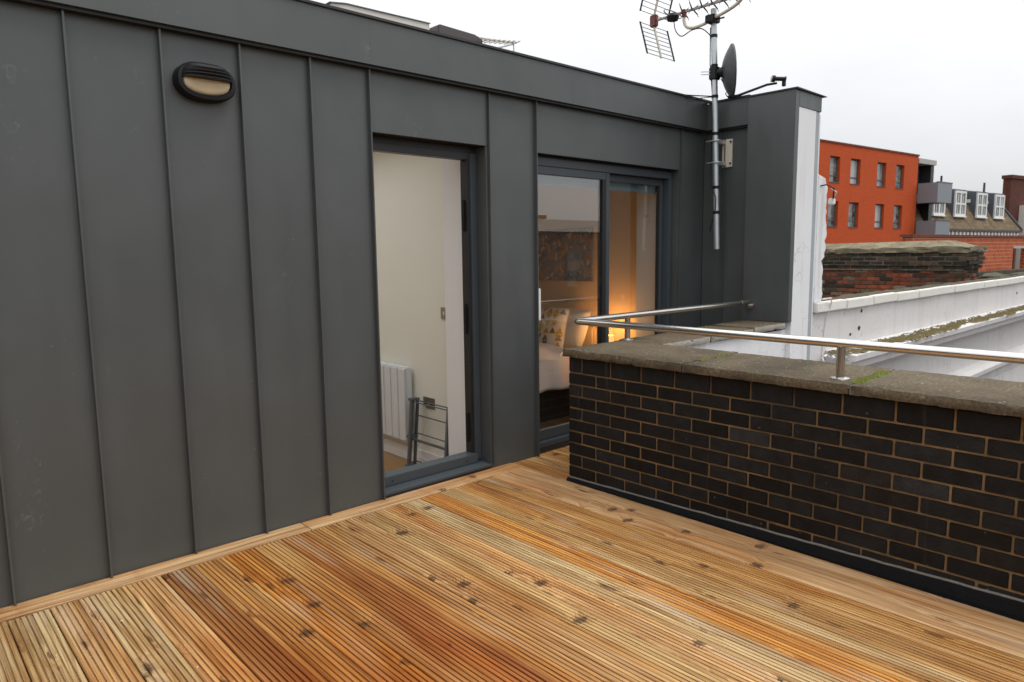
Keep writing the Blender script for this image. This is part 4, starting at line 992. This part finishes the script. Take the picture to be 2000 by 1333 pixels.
# ---------------------------------------------------------------- bare tree far behind
def bare_tree(label, base, h, seed):
    rg = random.Random(seed); e = thing('bare_tree', label, 'tree', base)
    tr = MB(); cr = MB(); b = Vector(base)
    tr.tube([b, b+Vector((.1, 0, h*.35)), b+Vector((0, .1, h*.5))], [.3, .22, .16], 7); tr.build('trunk', M_BARK, e, smooth=True)
    def br(p, d, l, r, n):
        q = p+d*l; cr.tube([p, (p+q)/2+Vector((rg.gauss(0, .05), rg.gauss(0, .05), 0))*l, q], [r, r*.8, r*.6], 4, False)
        if n == 0: return
        for _ in range(3 if n > 1 else 4):
            dd = (d+Vector((rg.gauss(0, .42), rg.gauss(0, .42), rg.gauss(.12, .25)))).normalized(); br(p+d*l*rg.uniform(.55, 1), dd, l*rg.uniform(.62, .8), max(r*.58, .012), n-1)
    for _ in range(6): br(b+Vector((0, 0, h*rg.uniform(.3, .5))), Vector((rg.gauss(0, .4), rg.gauss(0, .4), 1)).normalized(), h*.19, .11, 5)
    cr.build('crown', M_BARK, e)
bare_tree('bare winter tree twigs showing above the mansard roof lantern', (81, 27.5, -9.4), 17.2, 4)

# ---------------------------------------------------------------- terrace building body and the building opposite (seen in the glass)
tb = thing('terrace_building', 'brown brick building body below the timber terrace', 'building', (0, 0, -9.4))
MB().box(-3.2, 3.70, -2.7, 8.6, -9.4, -.62).build('wall', M_BODY, tb)
MB().box(3.71, 5.95, 2.72, 8.6, -9.4, -.62).build('wall', M_BODY, tb)
MB().box(-2.75, -2.5, -2.6, W-.07, -.62, 2.3).build('added_shade_wall', M_BODY, tb)  # unseen wall added to darken the left cladding and deck
MB().box(-3.3, 3.30, -2.95, -2.65, -.62, .95).build('rear_parapet', M_BODY, tb)
op = thing('opposite_building', 'brown brick terrace across the street with pale parapet', 'building', (22, -20, -9.4))
MB().box(2, 55, -30, -20, -9.4, 2.6).build('wall', M_OPP, op)
MB().box(1.9, 55.1, -30.1, -19.8, 2.601, 3.25).build('parapet', M_PALE, op)
for i in range(14):
    u = 4+i*3.6
    wn = MB().box(u, u+1.3, -19.99, -19.93, -.6, 1.5).build('window', M_SLATE, op); MB().box(u+.12, u+1.18, -19.925, -19.90, -.5, 1.4).build('pane', M_FGLASS, wn)
for u in (26.5, 31.0): MB().box(u, u+.35, -24, -23.6, 3.26, 3.75).build('chimney', M_OPP, op)
mo = thing('opposite_aerial', 'thin aerial pole on the roof across the street', 'aerial', (24, -21, 3.25))
MB().tube([(24, -21, 3.25), (24, -21, 6.2)], .035, 8).build('pole', M_BLACK, mo)
for i in range(6): MB().tube([(23.7+.1*i, -21.3, 5.9-.3*(i % 2)), (23.7+.1*i, -20.7, 5.9-.3*(i % 2))], .015, 6).build('element', M_BLACK, mo)

# ---------------------------------------------------------------- pale wood chips left on the deck
ch = MB(); rg = random.Random(21)
for _ in range(7):
    c = Vector((rg.uniform(.3, 3.0), rg.uniform(.9, 3.2), .001)); a = rg.uniform(0, 6.28); l = rg.uniform(.003, .007); wd = l*rg.uniform(.3, .7)
    d = Vector((math.cos(a), math.sin(a), 0)); n = Vector((-d.y, d.x, 0)); h = Vector((0, 0, rg.uniform(.002, .005)))
    ch.add([c-d*l-n*wd, c+d*l-n*wd, c+d*l+n*wd, c-d*l+n*wd, c-d*l-n*wd+h, c+d*l-n*wd+h*.6, c+d*l+n*wd+h, c-d*l+n*wd+h*.5], [(0,3,2,1),(4,5,6,7),(0,1,5,4),(1,2,6,5),(2,3,7,6),(3,0,4,7)])
tag(ch.build('wood_chips', plain('pale_wood_chip', (.66, .60, .48), .7, var=.2)), 'tiny pale wood chips scattered over the timber deck', 'debris', kind='stuff')
